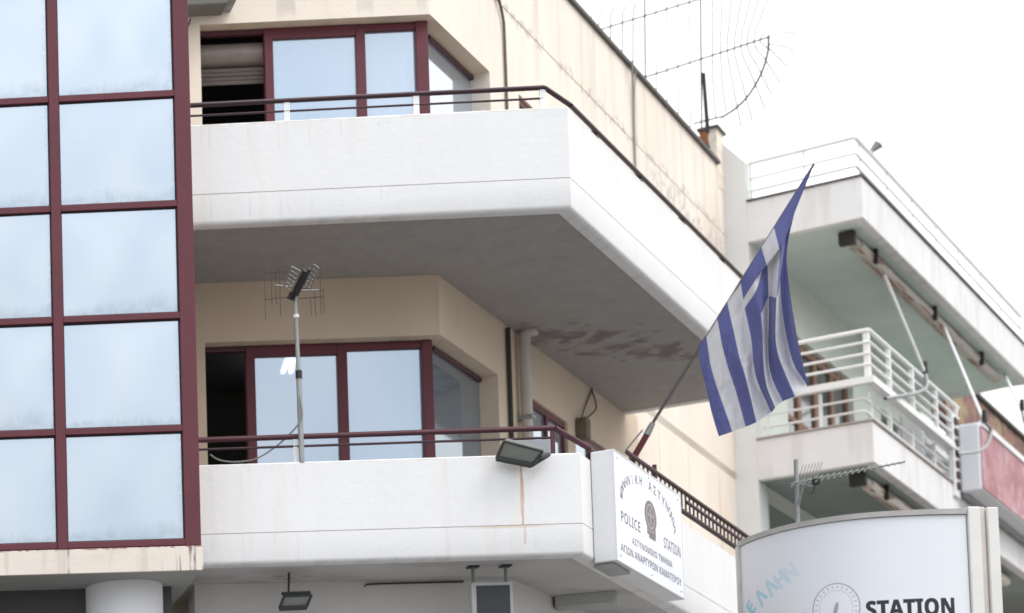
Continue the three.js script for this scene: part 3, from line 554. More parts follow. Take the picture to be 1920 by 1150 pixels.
  for (let s = 0.3; s < sEnd; s += 1.45) { part('post', bar(SD.p(s, yc - 0.02, -0.08), SD.p(s, rs_[0], -0.08), 0.012, 0.012, 8), mR, rr); part('foot_plate', box(SD, s - 0.05, s + 0.05, yc - 0.004, yc + 0.02, -0.13, -0.03, 0.006), M.galv, rr); }
  // balcony railing: a lower band, a broad middle rail and an upper band set out from it
  const br = grp('balcony_railing', nb, 'white tube railing of the balcony behind the flag'), sE = SD.at(1797, 800)[0];
  const yr = [12.29, 12.13, 11.975, 11.83], yw = [11.57, 11.66];
  const bp = (e, y, o) => [NE.p(sN1 + 0.05, y, o), V(...[SD0[0] + (ND.n[0] + NE.n[0]) * o, y, SD0[1] + (ND.n[1] + NE.n[1]) * o]), SD.p(e, y, o)];
  for (const [k, y] of yr.entries()) part('rail', tube(bp(sE, y, 0.0), k ? 0.02 : 0.03, 8, false), mR, br);
  part('broad_rail', sweep([[-0.06, yw[0]], [0.05, yw[0]], [0.05, yw[1]], [-0.06, yw[1]]], [NE.pl(sN1 + 0.05), SD0, SD.pl(sE)]), mR, br);
  for (const y of [11.41, 11.24]) part('rail', tube(bp(sE, y, -0.12), 0.017, 8, false), mR, br);
  part('corner_post', box(NE, sN2 - 0.07, sN2, yw[1] + 0.002, yr[0], -0.07, 0.0, 0.004), mR, br);
  for (const s of [1.05, 2.35, 3.75, 5.0]) if (s < sE) part('post', box(SD, s - 0.03, s + 0.03, yw[1] + 0.002, yr[0] - 0.03, -0.03, 0.025, 0.004), mR, br);
  for (const s of [0.5, 1.55, 2.8, 4.1]) part('post', box(SD, s - 0.03, s + 0.03, YN[0] + 0.587, yw[0] - 0.002, -0.15, -0.1, 0.004), mR, br);
  for (const s of [0.12, 0.78]) part('post', box(NE, sN1 + s - 0.02, sN1 + s + 0.02, YN[0] + 0.587, yw[0] - 0.002, -0.14, -0.1, 0.004), mR, br);
  // gutter along the parapet, beam and arched opening in the wall below it
  part('gutter', sweep([[0.03, 10.93], [0.1, 10.93], [0.12, 11.0], [0.1, 11.06], [0.03, 11.06]], [SD.pl(5.0), SD.pl(23)]), M.galv, nb);
  const aL = ND.at(1897, 1150)[0], arch = new THREE.Shape([new THREE.Vector2(aL, 7), new THREE.Vector2(aL + 3.4, 7), new THREE.Vector2(aL + 3.4, 9.4)]);
  arch.absellipse(aL + 1.7, 9.4, 1.7, 0.85, 0, Math.PI, false); arch.lineTo(aL, 7);
  part('arched_opening', uvLocal(new THREE.ExtrudeGeometry(arch, { depth: 0.08, bevelEnabled: false })).applyMatrix4(ND.m), M.interior, nb);
  part('wall_facing', box(ND, 6.2, 24, 6, YN[0] + 0.01, -0.1, 0.02), plaster(tileTex([0.70, 0.655, 0.61], 0.1, 4)), nb);
}
// folded awnings under the two soffits
function awning(y, label, arms, tone = [0.44, 0.40, 0.36]) {
  const o = 0.3, fr = SD.shift(-o, 0.4), t = thing('folding_awning', label, 'awning', fr.p(0.2, y, 0), 'folded awnings under the mint soffits');
  delete t.userData.group;
  part('roller_tube', bar(fr.p(0.12, y - 0.075, 0), fr.p(9.2, y - 0.075, 0), 0.07, 0.07, 14), std({ map: tileTex(tone, 0.3, 0.9), roughness: 0.85 }), t);
  part('rolled_fabric', bar(fr.p(0.5, y - 0.085, 0.005), fr.p(9.0, y - 0.085, 0.005), 0.085, 0.085, 14), plaster(tex(256, 256, 0, 4, 0, 1, (x, v) => mix3(tone.map((c) => c * 1.13), [0.25, 0.14, 0.09], sst(fbm(x * 20, v * 12, 4), 0.5, 0.68)), true)), t);
  part('end_cap', box(fr, 0.0, 0.12, y - 0.19, y - 0.012, -0.1, 0.1, 0.012), M.darkMetal, t);
  for (const s of [1.15, 4.6, 7.7]) part('bracket', [box(fr, s - 0.03, s + 0.03, y - 0.2, y + 0.006, 0.07, 0.13, 0.006)], M.darkMetal, t);
  for (const a of arms) {
    const [o2, ...q_] = a, top = fr.v(...q_[0]), elb = SD.v(...q_[1], o2), pts = q_.slice(2).map((q) => SD.v(q[0], q[1], o2 + 0.03));
    part('upper_arm', bar(top, elb, 0.022, 0.02, 10), M.whiteMetal, t);
    part('elbow', [bar(elb, elb.clone().add(new THREE.Vector3(0.0, 0.17, 0.0)), 0.035, 0.03, 10)], M.darkMetal, t);
    part('lower_arm', tube([elb, ...pts], 0.023, 10), M.galv, t);
  }
  return t;
}
awning(YN[1], 'folded awning with rusty roller and white arms under the upper mint soffit', [[0.04, [1650, 496], [1735, 700], [1738, 722], [1722, 735], [1690, 742], [1660, 747]], [0.62, [1762, 594], [1846, 792], [1858, 806], [1853, 830], [1836, 845], [1795, 851]], [0.62, [1880, 696], [1917, 770], [1921, 790], [1930, 800]]]);
awning(YN[0], 'folded awning under the lower mint soffit, just above the curved sign', [], [0.64, 0.58, 0.53]);

// louvred outdoor unit on the balcony
{
  const f = SD.shift(-0.35), l = f.at(1733, 840)[0], r = f.at(1778, 880)[0], t = thing('cooling_unit', 'white louvred cooling unit on the balcony behind the railing', 'cooling unit', f.p(l, 11.1, 0));
  part('case', box(f, l, r, 10.72, 12.2, -0.3, 0, 0.03), M.whiteMetal, t);
  for (let k = 0; k < 9; k++) part('louvre', box(f, l + 0.05, r - 0.05, 10.86 + k * 0.145, 10.95 + k * 0.145, 0.001, 0.022, 0.004), M.whiteMetal, t);
}
// red box sign
{
  const f = SD.shift(0.04), l = f.at(1797, 830)[0] , t = thing('red_sign', 'faded red box sign with white ends on the balcony edge', 'sign', f.p(l, 11.3, 0));
  let th = 0.4; { const q = f.p(l, 11.9, 0); for (let k = 0.1; k < 0.9; k += 0.01) { const [s] = SD.at(1838, 840, 0.04 + k); if (s <= l) { th = k; break; } } }
  const yb = f.at(1838, 914, th)[1], yt = f.at(1838, 792, th)[1];
  const red = tex(1024, 256, l, l + 10, yb, yt, (s, y) => { const k = fbm(s * 1.2, y * 2, 5), g = fbm(s * 5 + 3, y * 5, 4); let c = mix3([0.31, 0.085, 0.105], [0.45, 0.22, 0.245], sst(k, 0.3, 0.62)); return mix3(c, [0.58, 0.42, 0.43], 0.4 * sst(g, 0.5, 0.72)); });
  part('case', box(f, l, l + 9.5, yb, yt, 0, th - 0.005, 0.035), std({ color: lin(0.74, 0.75, 0.78), roughness: 0.45 }), t);
  part('face', box(f, l + 0.02, l + 9.4, yb + 0.03, yt - 0.06, th - 0.004, th + 0.008), std({ map: red, roughness: 0.5 }), t);
  part('side_post', box(f, l - 0.32, l - 0.02, yb - 0.1, yt + 0.1, -0.08, 0.0, 0.008), M.whiteMetal, t);
  for (let k = 0; k < 7; k++) part('lattice_block', box(f, l - 0.25, l - 0.08, yb + 0.02 + k * 0.16, yb + 0.11 + k * 0.16, 0.001, 0.03, 0.006), M.brownMetal, t);
  part('top_trim', box(f, l + 0.1, l + 9.45, yt - 0.055, yt + 0.035, th - 0.03, th + 0.03, 0.008), M.whiteMetal, t);
}
// house beyond, seen under the end of the roof slab
{
  const f = SD.shift(-1.3), s0 = sEnd + 4.4, yt = f.at(1846, 736, 0.12)[1] - 0.06, t = thing('brick_house', 'brown brick house with dark eaves seen past the red sign', 'house', f.p(s0, 6, 0));
  const g0 = ND.at(1795, 745)[0];
  part('wall', box(f, s0 - 4, s0 + 14, 0, yt - 0.025, -8, 0.0), plaster(tex(512, 512, 0, 3, 0, 3, (x, y) => { const k = fbm(x * 4, y * 4, 5, 12); return mix3(mix3([0.17, 0.11, 0.09], [0.27, 0.14, 0.115], sst(k, 0.38, 0.46)), [0.31, 0.25, 0.15], sst(k, 0.53, 0.62)); }, true)), t);
  part('roof', box(f, s0 - 4.2, s0 + 14.2, yt - 0.02, yt + 0.06, -8, 0.06, 0.02), M.darkMetal, t);
}
// small weathered lamp on the roof railing
{
  const q = SD.at(1646, 284), b = SD.p(q[0], q[1], -0.08), t = thing('rail_lamp', 'small weathered grey lamp clipped to the roof railing corner', 'lamp', b);
  part('clamp', bar(b, b.clone().add(new THREE.Vector3(0.03, 0.06, 0)), 0.03, 0.03, 8), M.galv, t);
  const hd = new THREE.CylinderGeometry(0.065, 0.03, 0.13, 12).rotateZ(-0.8).translate(b.x + 0.05, b.y + 0.07, b.z);
  part('head', hd, M.greyPaint, t);
  part('fin', [bar(b.clone().add(new THREE.Vector3(0.02, 0.09, 0)), b.clone().add(new THREE.Vector3(0.08, 0.19, 0)), 0.014, 0.004, 6)], M.galv, t);
  part('fin', bar(b.clone().add(new THREE.Vector3(0.09, 0.10, 0.02)), b.clone().add(new THREE.Vector3(0.17, 0.05, 0.02)), 0.014, 0.004, 6), M.galv, t);
}

// ------------------------------------------------------------------ signs
function canvas(w, h, draw) { const c = document.createElement('canvas'); c.width = w; c.height = h; const x = c.getContext('2d'); draw(x, w, h); const t = new THREE.CanvasTexture(c); t.colorSpace = THREE.SRGBColorSpace; t.magFilter = THREE.LinearFilter; t.anisotropy = 8; return t; }
function arcText(x, text, cx, cy, rx, ry, a0, a1, kx = 1) {
  for (let i = 0; i < text.length; i++) {
    const a = lerp(a0, a1, text.length > 1 ? i / (text.length - 1) : 0.5);
    x.save(); x.translate(cx + rx * Math.cos(a), cy + ry * Math.sin(a)); x.rotate(Math.atan2(ry * Math.cos(a), -rx * Math.sin(a))); x.scale(kx, 1); x.fillText(text[i], 0, 0); x.restore();
  }
}
{ // police box sign on the corner of the lower balcony
  const s0 = FB.at(1117, 950)[0] ; let th = 0.19;
  const ff = FB.shift(0.205), sl = ff.at(1153, 950)[0], sr = ff.at(1279, 1020)[0], yb = ff.at(1156, 1050)[1], yt = ff.at(1150, 842)[1];
  const t = thing('police_sign', 'white police station box sign with dark lettering on the balcony corner', 'sign', FB.p(sl, yb, 0.1));
  const W = 1024, H = Math.round(W * (yt - yb) / (sr - sl));
  const face = canvas(W, H, (x) => {
    x.fillStyle = '#edeef4'; x.fillRect(0, 0, W, H);
    for (let k = 0; k < 500; k++) { x.fillStyle = `rgba(${150 + rnd(-20, 30)},${150},${165},${rnd(0.01, 0.04)})`; x.fillRect(rnd(0, W), rnd(0, H), rnd(1, 4), rnd(10, 90)); }
    x.fillStyle = '#3c3652'; x.textAlign = 'center'; x.textBaseline = 'middle';
    const fit = (text, cx, cy, w, cap, rot = 0) => { x.save(); x.font = 'bold 100px sans-serif'; const k = x.measureText(text).width; x.translate(W * cx, H * cy); x.rotate(rot); x.scale(W * w / k, H * cap / 71.4); x.fillText(text, 0, 0); x.restore(); };
    const arc = 'ΕΛΛΗΝΙΚΗ ΑΣΤΥΝΟΜΙΑ';
    for (let i = 0; i < arc.length; i++) { const an = lerp(Math.PI * 1.02, Math.PI * 1.98, i / (arc.length - 1)), X = 0.49 + 0.395 * Math.cos(an), Y = 0.385 + 0.27 * Math.sin(an), ro = Math.atan2(H * 0.27 * Math.cos(an), -W * 0.395 * Math.sin(an)); if (arc[i] !== ' ') fit(arc[i], X, Y, arc[i] === 'Ι' ? 0.016 : 0.05, 0.085, ro); }
    fit('POLICE', 0.215, 0.57, 0.29, 0.095); fit('STATION', 0.835, 0.565, 0.27, 0.10);
    fit('ΑΣΤΥΝΟΜΙΚΟ ΤΜΗΜΑ', 0.525, 0.735, 0.60, 0.062); fit('ΑΓΙΩΝ ΑΝΑΡΓΥΡΩΝ ΚΑΜΑΤΕΡΟΥ', 0.51, 0.855, 0.90, 0.07);
    // plain dark emblem: an oval shield on a stepped base
    x.fillStyle = '#4d3943'; x.beginPath(); x.ellipse(W * 0.515, H * 0.40, W * 0.09, H * 0.145, 0, 0, 7); x.fill(); x.fillRect(W * 0.455, H * 0.5, W * 0.13, H * 0.08); x.fillRect(W * 0.48, H * 0.575, W * 0.10, H * 0.035);
    x.strokeStyle = '#a59aa4'; x.lineWidth = 6; x.beginPath(); x.ellipse(W * 0.515, H * 0.40, W * 0.058, H * 0.108, 0, 0, 7); x.stroke();
    x.fillStyle = '#8b7d86'; x.fillRect(W * 0.507, H * 0.32, W * 0.016, H * 0.16); x.fillRect(W * 0.47, H * 0.38, W * 0.09, H * 0.02); x.fillRect(W * 0.467, H * 0.53, W * 0.1, H * 0.012);
  });
  face.repeat.set(1 / (sr - sl), 1 / (yt - yb)); face.offset.set(-sl / (sr - sl), -yb / (yt - yb));
  part('case', box(FB, sl, sr, yb, yt, 0.004, 0.199, 0.012), std({ map: tileTex([0.72, 0.72, 0.73], 0.05, 1), roughness: 0.5 }), t);
  part('face', box(ff, sl + 0.012, sr - 0.012, yb + 0.012, yt - 0.012, -0.008, 0.002), std({ map: face, roughness: 0.35 }), t);
  part('edge_trim', [box(ff, sl, sl + 0.016, yb, yt, -0.012, 0.006, 0.003), box(ff, sr - 0.016, sr, yb, yt, -0.012, 0.006, 0.003), box(ff, sl + 0.016, sr - 0.016, yb, yb + 0.016, -0.012, 0.006, 0.003), box(ff, sl + 0.016, sr - 0.016, yt - 0.016, yt, -0.012, 0.006, 0.003)], std({ color: lin(0.66, 0.67, 0.70), roughness: 0.4 }), t);
  for (const [u, w] of [[0.05, 0.06], [0.5, 0.05], [0.95, 0.06], [0.05, 0.94], [0.5, 0.95], [0.95, 0.94]]) { const c = ff.p(lerp(sl, sr, u), lerp(yb, yt, w), 0.002), e = ff.p(lerp(sl, sr, u), lerp(yb, yt, w), 0.008); part('screw', bar(c, e, 0.009, 0.008, 8), M.galv, t); }
  part('bracket', box(FB, sl + 0.05, sl + 0.6, yb - 0.03, yb - 0.004, -0.02, 0.16, 0.004), M.galv, t);
}
let signTop;
{ // tall curved board
  const q = ray(1385, 1018), hS = EYE.y + q[1] * 27.0 / q[2];
  const pts = [[1386, 1018], [1420, 1003.5], [1480, 986], [1540, 974.5], [1600, 966.5], [1660, 961.5], [1720, 958.5], [1770, 957], [1810, 956.5]].map(([x, y]) => onY(x, y, hS));
  const cv = new THREE.CatmullRomCurve3(pts.map((p) => new THREE.Vector3(p[0], 0, p[1])), false, 'centripetal').getSpacedPoints(36).map((p) => [p.x, p.z]);
  const len = cv.slice(1).reduce((a, p, i) => a + Math.hypot(p[0] - cv[i][0], p[1] - cv[i][1]), 0), HB = 2.6, y0 = hS - HB, in_ = (p, o) => p;
  const t = thing('station_sign', 'tall curved pale board with black STATION lettering and faint round emblem', 'sign', V(cv[18][0], y0, cv[18][1]));
  const cum = [0]; for (let i = 1; i < cv.length; i++) cum.push(cum[i - 1] + Math.hypot(cv[i][0] - cv[i - 1][0], cv[i][1] - cv[i - 1][1]));
  const on = (px, py) => { let best = null; for (let i = 0; i < cv.length - 1; i++) { const f = frame(cv[i][0], cv[i][1], Math.atan2(cv[i + 1][0] - cv[i][0], cv[i + 1][1] - cv[i][1]) * 180 / Math.PI), [s, y] = f.at(px, py), L = cum[i + 1] - cum[i]; if (s >= -1e-3 && s <= L + 1e-3) best = [cum[i] + s, y]; } return best; };
  const K = 760, W = Math.round(len * K), H = Math.round(HB * K * 0.999), tx = (q) => [q[0] * K, (hS - q[1]) * K];
  const face = canvas(W, H, (x) => {
    x.fillStyle = '#dcdee3'; x.fillRect(0, 0, W, H);
    for (let k = 0; k < 420; k++) { x.fillStyle = `rgba(${rnd(120, 160)},${rnd(125, 150)},${rnd(140, 160)},${rnd(0.008, 0.03)})`; x.fillRect(rnd(0, W), rnd(0, H), rnd(1, 5), rnd(30, 320)); }
    const a = tx(on(1622, 1150)), b = tx(on(1792, 1150)), top = tx(on(1705, 1127))[1];
    x.fillStyle = '#1d1f26'; x.textBaseline = 'alphabetic'; x.textAlign = 'left';
    const cap = 0.078 * K * 2.05, fs = cap / 0.714; x.font = `bold ${fs}px sans-serif`;
    const tw = x.measureText('STATION').width, al = tx(on(1622, 1135)), ar = tx(on(1792, 1132));
    x.save(); x.translate(al[0], tx(on(1630, 1128))[1] + cap); x.transform((ar[0] - al[0]) / tw, 0, 0, 1, 0, 0); x.fillText('STATION', 0, 0); x.strokeStyle = '#1d1f26'; x.lineWidth = fs * 0.045; x.strokeText('STATION', 0, 0); x.restore();
    const c0 = tx(on(1567, 1140)), rx = (tx(on(1611, 1140))[0] - tx(on(1523, 1140))[0]) / 2, ry = Math.abs(tx(on(1567, 1088))[1] - c0[1]), R = (rx + ry) / 2;
    x.fillStyle = '#e0e0e8'; x.beginPath(); x.ellipse(c0[0], c0[1], rx, R, 0, 0, 7); x.fill();
    x.strokeStyle = '#9a9aa6'; x.lineWidth = R * 0.045; x.beginPath(); x.ellipse(c0[0], c0[1], rx, R, 0, 0, 7); x.stroke();
    x.strokeStyle = '#c2c2cc'; x.lineWidth = R * 0.03; x.beginPath(); x.ellipse(c0[0], c0[1], rx * 0.72, R * 0.72, 0, 0, 7); x.stroke();
    x.fillStyle = '#b6b6c2'; for (let k = 0; k < 26; k++) { const an = k / 26 * 6.283; x.save(); x.translate(c0[0] + rx * 0.86 * Math.cos(an), c0[1] + R * 0.86 * Math.sin(an)); x.rotate(an); x.fillRect(-R * 0.05, -R * 0.03, R * 0.1, R * 0.06); x.restore(); }
    x.fillStyle = '#9c9ca4'; x.save(); x.translate(c0[0], c0[1] + R * 0.05); x.rotate(0.25); x.beginPath(); x.ellipse(0, 0, R * 0.08, R * 0.3, 0, 0, 7); x.fill(); x.restore();
    // worn pale blue lettering climbing beside the emblem
    const word = 'ΕΛΛΗΝ', A = [1408, 1140], B = [1482, 1074]; x.textAlign = 'center'; x.textBaseline = 'middle'; x.font = `bold ${fs * 1.12}px sans-serif`;
    for (let i = 0; i < word.length; i++) { const k = i / (word.length - 1), p = tx(on(lerp(A[0], B[0], k), lerp(A[1], B[1], k) - 6 * Math.sin(k * 3.1))); x.save(); x.translate(...p); x.rotate(-0.8 + 0.2 * k); x.scale(0.9, 1); x.lineWidth = 5; x.strokeStyle = `rgba(120,180,205,${lerp(0.5, 0.15, k)})`; x.strokeText(word[i], 0, 0); x.fillStyle = `rgba(${lerp(120, 150, k)},${lerp(185, 200, k)},215,${lerp(0.7, 0.22, k)})`; x.fillText(word[i], 0, 0); x.restore(); }
    x.fillStyle = 'rgba(90,110,190,0.7)'; const p5 = tx(on(1507, 1153)); x.beginPath(); x.ellipse(p5[0], p5[1], 26, 14, -0.4, 0, 7); x.fill();
  });
  face.repeat.set(1 / len, 1 / HB); face.offset.set(0, -y0 / HB);
  part('face', sweep([[-0.05, y0], [0, y0], [0, hS - 0.045], [-0.05, hS - 0.045]], cv, 0.6), std({ map: face, roughness: 0.55 }), t);
  const trim = std({ map: tileTex([0.40, 0.385, 0.37], 0.2, 0.8), roughness: 0.6 });
  part('top_trim', sweep([[-0.11, hS - 0.04], [0.022, hS - 0.04], [0.022, hS + 0.012], [-0.11, hS + 0.022]], cv, 0.6), trim, t);
  const L = frame(cv[0][0], cv[0][1], Math.atan2(cv[2][0] - cv[0][0], cv[2][1] - cv[0][1]) * 180 / Math.PI), Rf = frame(cv[36][0], cv[36][1], Math.atan2(cv[36][0] - cv[33][0], cv[36][1] - cv[33][1]) * 180 / Math.PI);
  part('edge_trim', box(L, -0.045, 0.022, y0, hS - 0.03, -0.1, 0.024, 0.01), std({ map: tileTex([0.52, 0.51, 0.50], 0.15, 0.8), roughness: 0.5 }), t);
  const ivory = std({ map: tileTex([0.70, 0.685, 0.65], 0.06, 1), roughness: 0.5 });
  part('side_post', box(Rf, 0.012, 0.125, y0, hS + 0.03, -0.12, 0.03, 0.012), ivory, t);
  part('side_post', box(Rf, 0.155, 0.23, y0, hS + 0.05, -0.25, -0.08, 0.012), std({ map: tileTex([0.60, 0.55, 0.51], 0.1, 1), roughness: 0.6 }), t);
  part('side_post', box(Rf, 0.235, 0.34, y0, hS + 0.04, -0.22, -0.05, 0.012), ivory, t);
  part('back_sheet', sweep([[-0.13, y0 + 0.02], [-0.115, y0 + 0.02], [-0.115, hS - 0.02], [-0.13, hS - 0.02]], cv, 0.6), M.galv, t);
  signTop = { hS, cv, y0 };
}
{ // aerial on a mast behind the curved board
  const F = 27.2, p = (x, y, d = 0) => onF(x, y, F + d), t = thing('yagi_aerial', 'thin many-element aerial on a mast above the curved sign', 'aerial', p(1494, 990));
  part('mast', bar(p(1492.5, 862, 0), p(1496, 1010, 0), 0.022, 0.022, 10), M.galv, t);
  part('boom', bar(p(1484, 907), p(1697, 866, -0.9), 0.011, 0.008, 8), M.cableGrey, t);
  for (let k = 0; k < 19; k++) { const u = (k + 0.6) / 19, c = p(lerp(1484, 1697, u), lerp(907, 866, u), -0.9 * u), l = lerp(0.085, 0.035, u); part('element', bar(c.clone().add(new THREE.Vector3(-l * 0.75, -l * 0.6, 0.3 * l)), c.clone().add(new THREE.Vector3(l * 0.75, l * 0.6, -0.3 * l)), 0.0045, 0.0045, 6), M.cableGrey, t); }
  part('strut', bar(p(1495, 955), p(1508, 905, -0.1), 0.012, 0.012, 8), M.galv, t);
  part('strut', bar(p(1490, 905, 0.02), p(1523, 912, -0.15), 0.009, 0.009, 8), M.galv, t);
  for (let k = 0; k < 7; k++) part('reflector_rod', bar(p(1494 + k * 6, 905 - k), p(1506 + k * 6, 872 - k), 0.004, 0.004, 6), M.cableGrey, t);
  part('feed_box', box(WA.shift(0), 0, 0, 0, 0, 0, 0), M.darkMetal, t).geometry = new RoundedBoxGeometry(0.06, 0.07, 0.06, 2, 0.012).translate(...p(1530, 903, -0.2).sub(t.position).toArray());
  part('cable', tube([p(1530, 905, -0.2), p(1522, 925, -0.1), p(1508, 915, 0)], 0.005, 6), M.cable, t);
}
{ // framed sign hanging under the lower soffit
  const f = FA.shift(-0.42), l = f.at(884, 1110)[0], r = f.at(962, 1110)[0], yt = f.at(920, 1091)[1], yb = yt - 0.9, ys = YF[0] + 0.02;
  const t = thing('hanging_sign', 'grey-framed box with a dark panel hanging under the lower balcony', 'sign', f.p((l + r) / 2, yb, 0));
  part('case', box(f, l, r, yb, yt, -0.12, 0, 0.008), std({ map: tileTex([0.44, 0.45, 0.45], 0.1, 0.6), roughness: 0.5 }), t);
  part('panel', box(f, l + 0.045, r - 0.03, yb + 0.03, yt - 0.035, 0.001, 0.006), std({ color: lin(0.028, 0.03, 0.038), roughness: 0.45 }), t);
  for (const s of [l + 0.03, r - 0.05]) { part('hanger', box(f, s - 0.012, s + 0.012, yt + 0.001, ys - 0.002, -0.06, -0.03, 0.003), M.greyPaint, t); part('hanger_plate', box(f, s - 0.05, s + 0.05, ys - 0.016, ys - 0.003, -0.1, 0.01, 0.004), M.darkMetal, t); }
  const c = f.shift(-0.5); 
}
// ------------------------------------------------------------------ floodlights
function floodlight(f, q, nTop, nBot, deep, label) {          // q: corners of the glass, top left, top right, bottom right, bottom left; it leans out and down
  const c = q.map(([x, y], i) => f.v(x, y, i < 2 ? nTop : nBot)), mid = c[0].clone().add(c[1]).add(c[2]).add(c[3]).multiplyScalar(0.25);
  const nrm = c[1].clone().sub(c[0]).cross(c[3].clone().sub(c[0])).normalize(); if (nrm.dot(EYE.clone().sub(mid)) < 0) nrm.negate();
  const t = thing('floodlight', label, 'floodlight', mid);
  const back = c.map((p, i) => p.clone().lerp(mid, 0.22).addScaledVector(nrm, -deep));
  part('housing', strip(new ConvexGeometry([...c.map((p) => p.clone().addScaledVector(nrm, -0.012)), ...back])), M.greyPaint, t);
  part('lens', strip(new ConvexGeometry([...c.map((p) => p.clone().lerp(mid, 0.05)), ...c.map((p) => p.clone().lerp(mid, 0.05).addScaledVector(nrm, -0.01))])), M.lensGlass, t);
  const rim = std({ color: lin(0.045, 0.05, 0.047), roughness: 0.55 });
  for (let i = 0; i < 4; i++) part('rim', bar(c[i], c[(i + 1) % 4], i === 2 ? 0.03 : 0.013, i === 2 ? 0.03 : 0.013, 10), rim, t);
  return { t, mid, c, rim };
}
{
  const { t, c, rim } = floodlight(FA, [[945, 827], [1018, 846], [997, 872], [931, 859]], 0.24, 0.1, 0.1, 'grey-green floodlight on the parapet edge above the rust streak');
  part('bracket', [bar(c[1].clone().lerp(c[2], 0.35), FA.v(1029, 852, 0.05), 0.03, 0.02, 8)], rim, t);
  part('bracket', bar(c[2], FA.v(1029, 853, 0.05), 0.022, 0.018, 8), rim, t);
  part('back_plate', box(FA, FA.at(950, 835)[0], FA.at(1031, 835)[0], FA.at(990, 852)[1], FA.at(1031, 824)[1], -0.02, 0.012, 0.004), std({ color: lin(0.30, 0.31, 0.33), roughness: 0.5 }), t);
  const fb = FA.shift(-0.62), w = floodlight(fb, [[533, 1118], [584, 1116], [575, 1138], [524, 1140]], 0.12, -0.04, 0.07, 'dark floodlight hanging by a rod under the lower balcony');
  for (let i = 0; i < 4; i++) w.t.children.filter((k) => k.name === 'rim').forEach((k) => { k.castShadow = true; });
  part('top_bar', bar(fb.v(528, 1113, 0.1), fb.v(582, 1111, 0.1), 0.016, 0.016, 8), w.rim, w.t);
  const e = fb.v(541, 1113, 0.1); part('rod', bar(e, new THREE.Vector3(e.x + 0.01, YF[0] + 0.018, e.z), 0.011, 0.011, 8), M.cable, w.t);
}
{ // conduit along the wall under the soffit
  const a = onY(683, 1098, YF[0] - 0.0), f = frame(8.18, 25.93, 94.43), p0 = f.at(683, 1097), p1 = f.at(868, 1091);
  const t = thing('cable_conduit', 'thin dark cable along the top of the ground-floor wall', 'cable', f.p(p0[0], p0[1], 0.02));
  part('cable', tube([f.p(p0[0], p0[1] - 0.02, 0.012), f.p(p0[0], p0[1] + 0.0, 0.012), f.p(p0[0] + 0.05, p0[1] + 0.005, 0.012), f.p(p1[0], p1[1], 0.012)], 0.009, 7), M.cable, t);
}

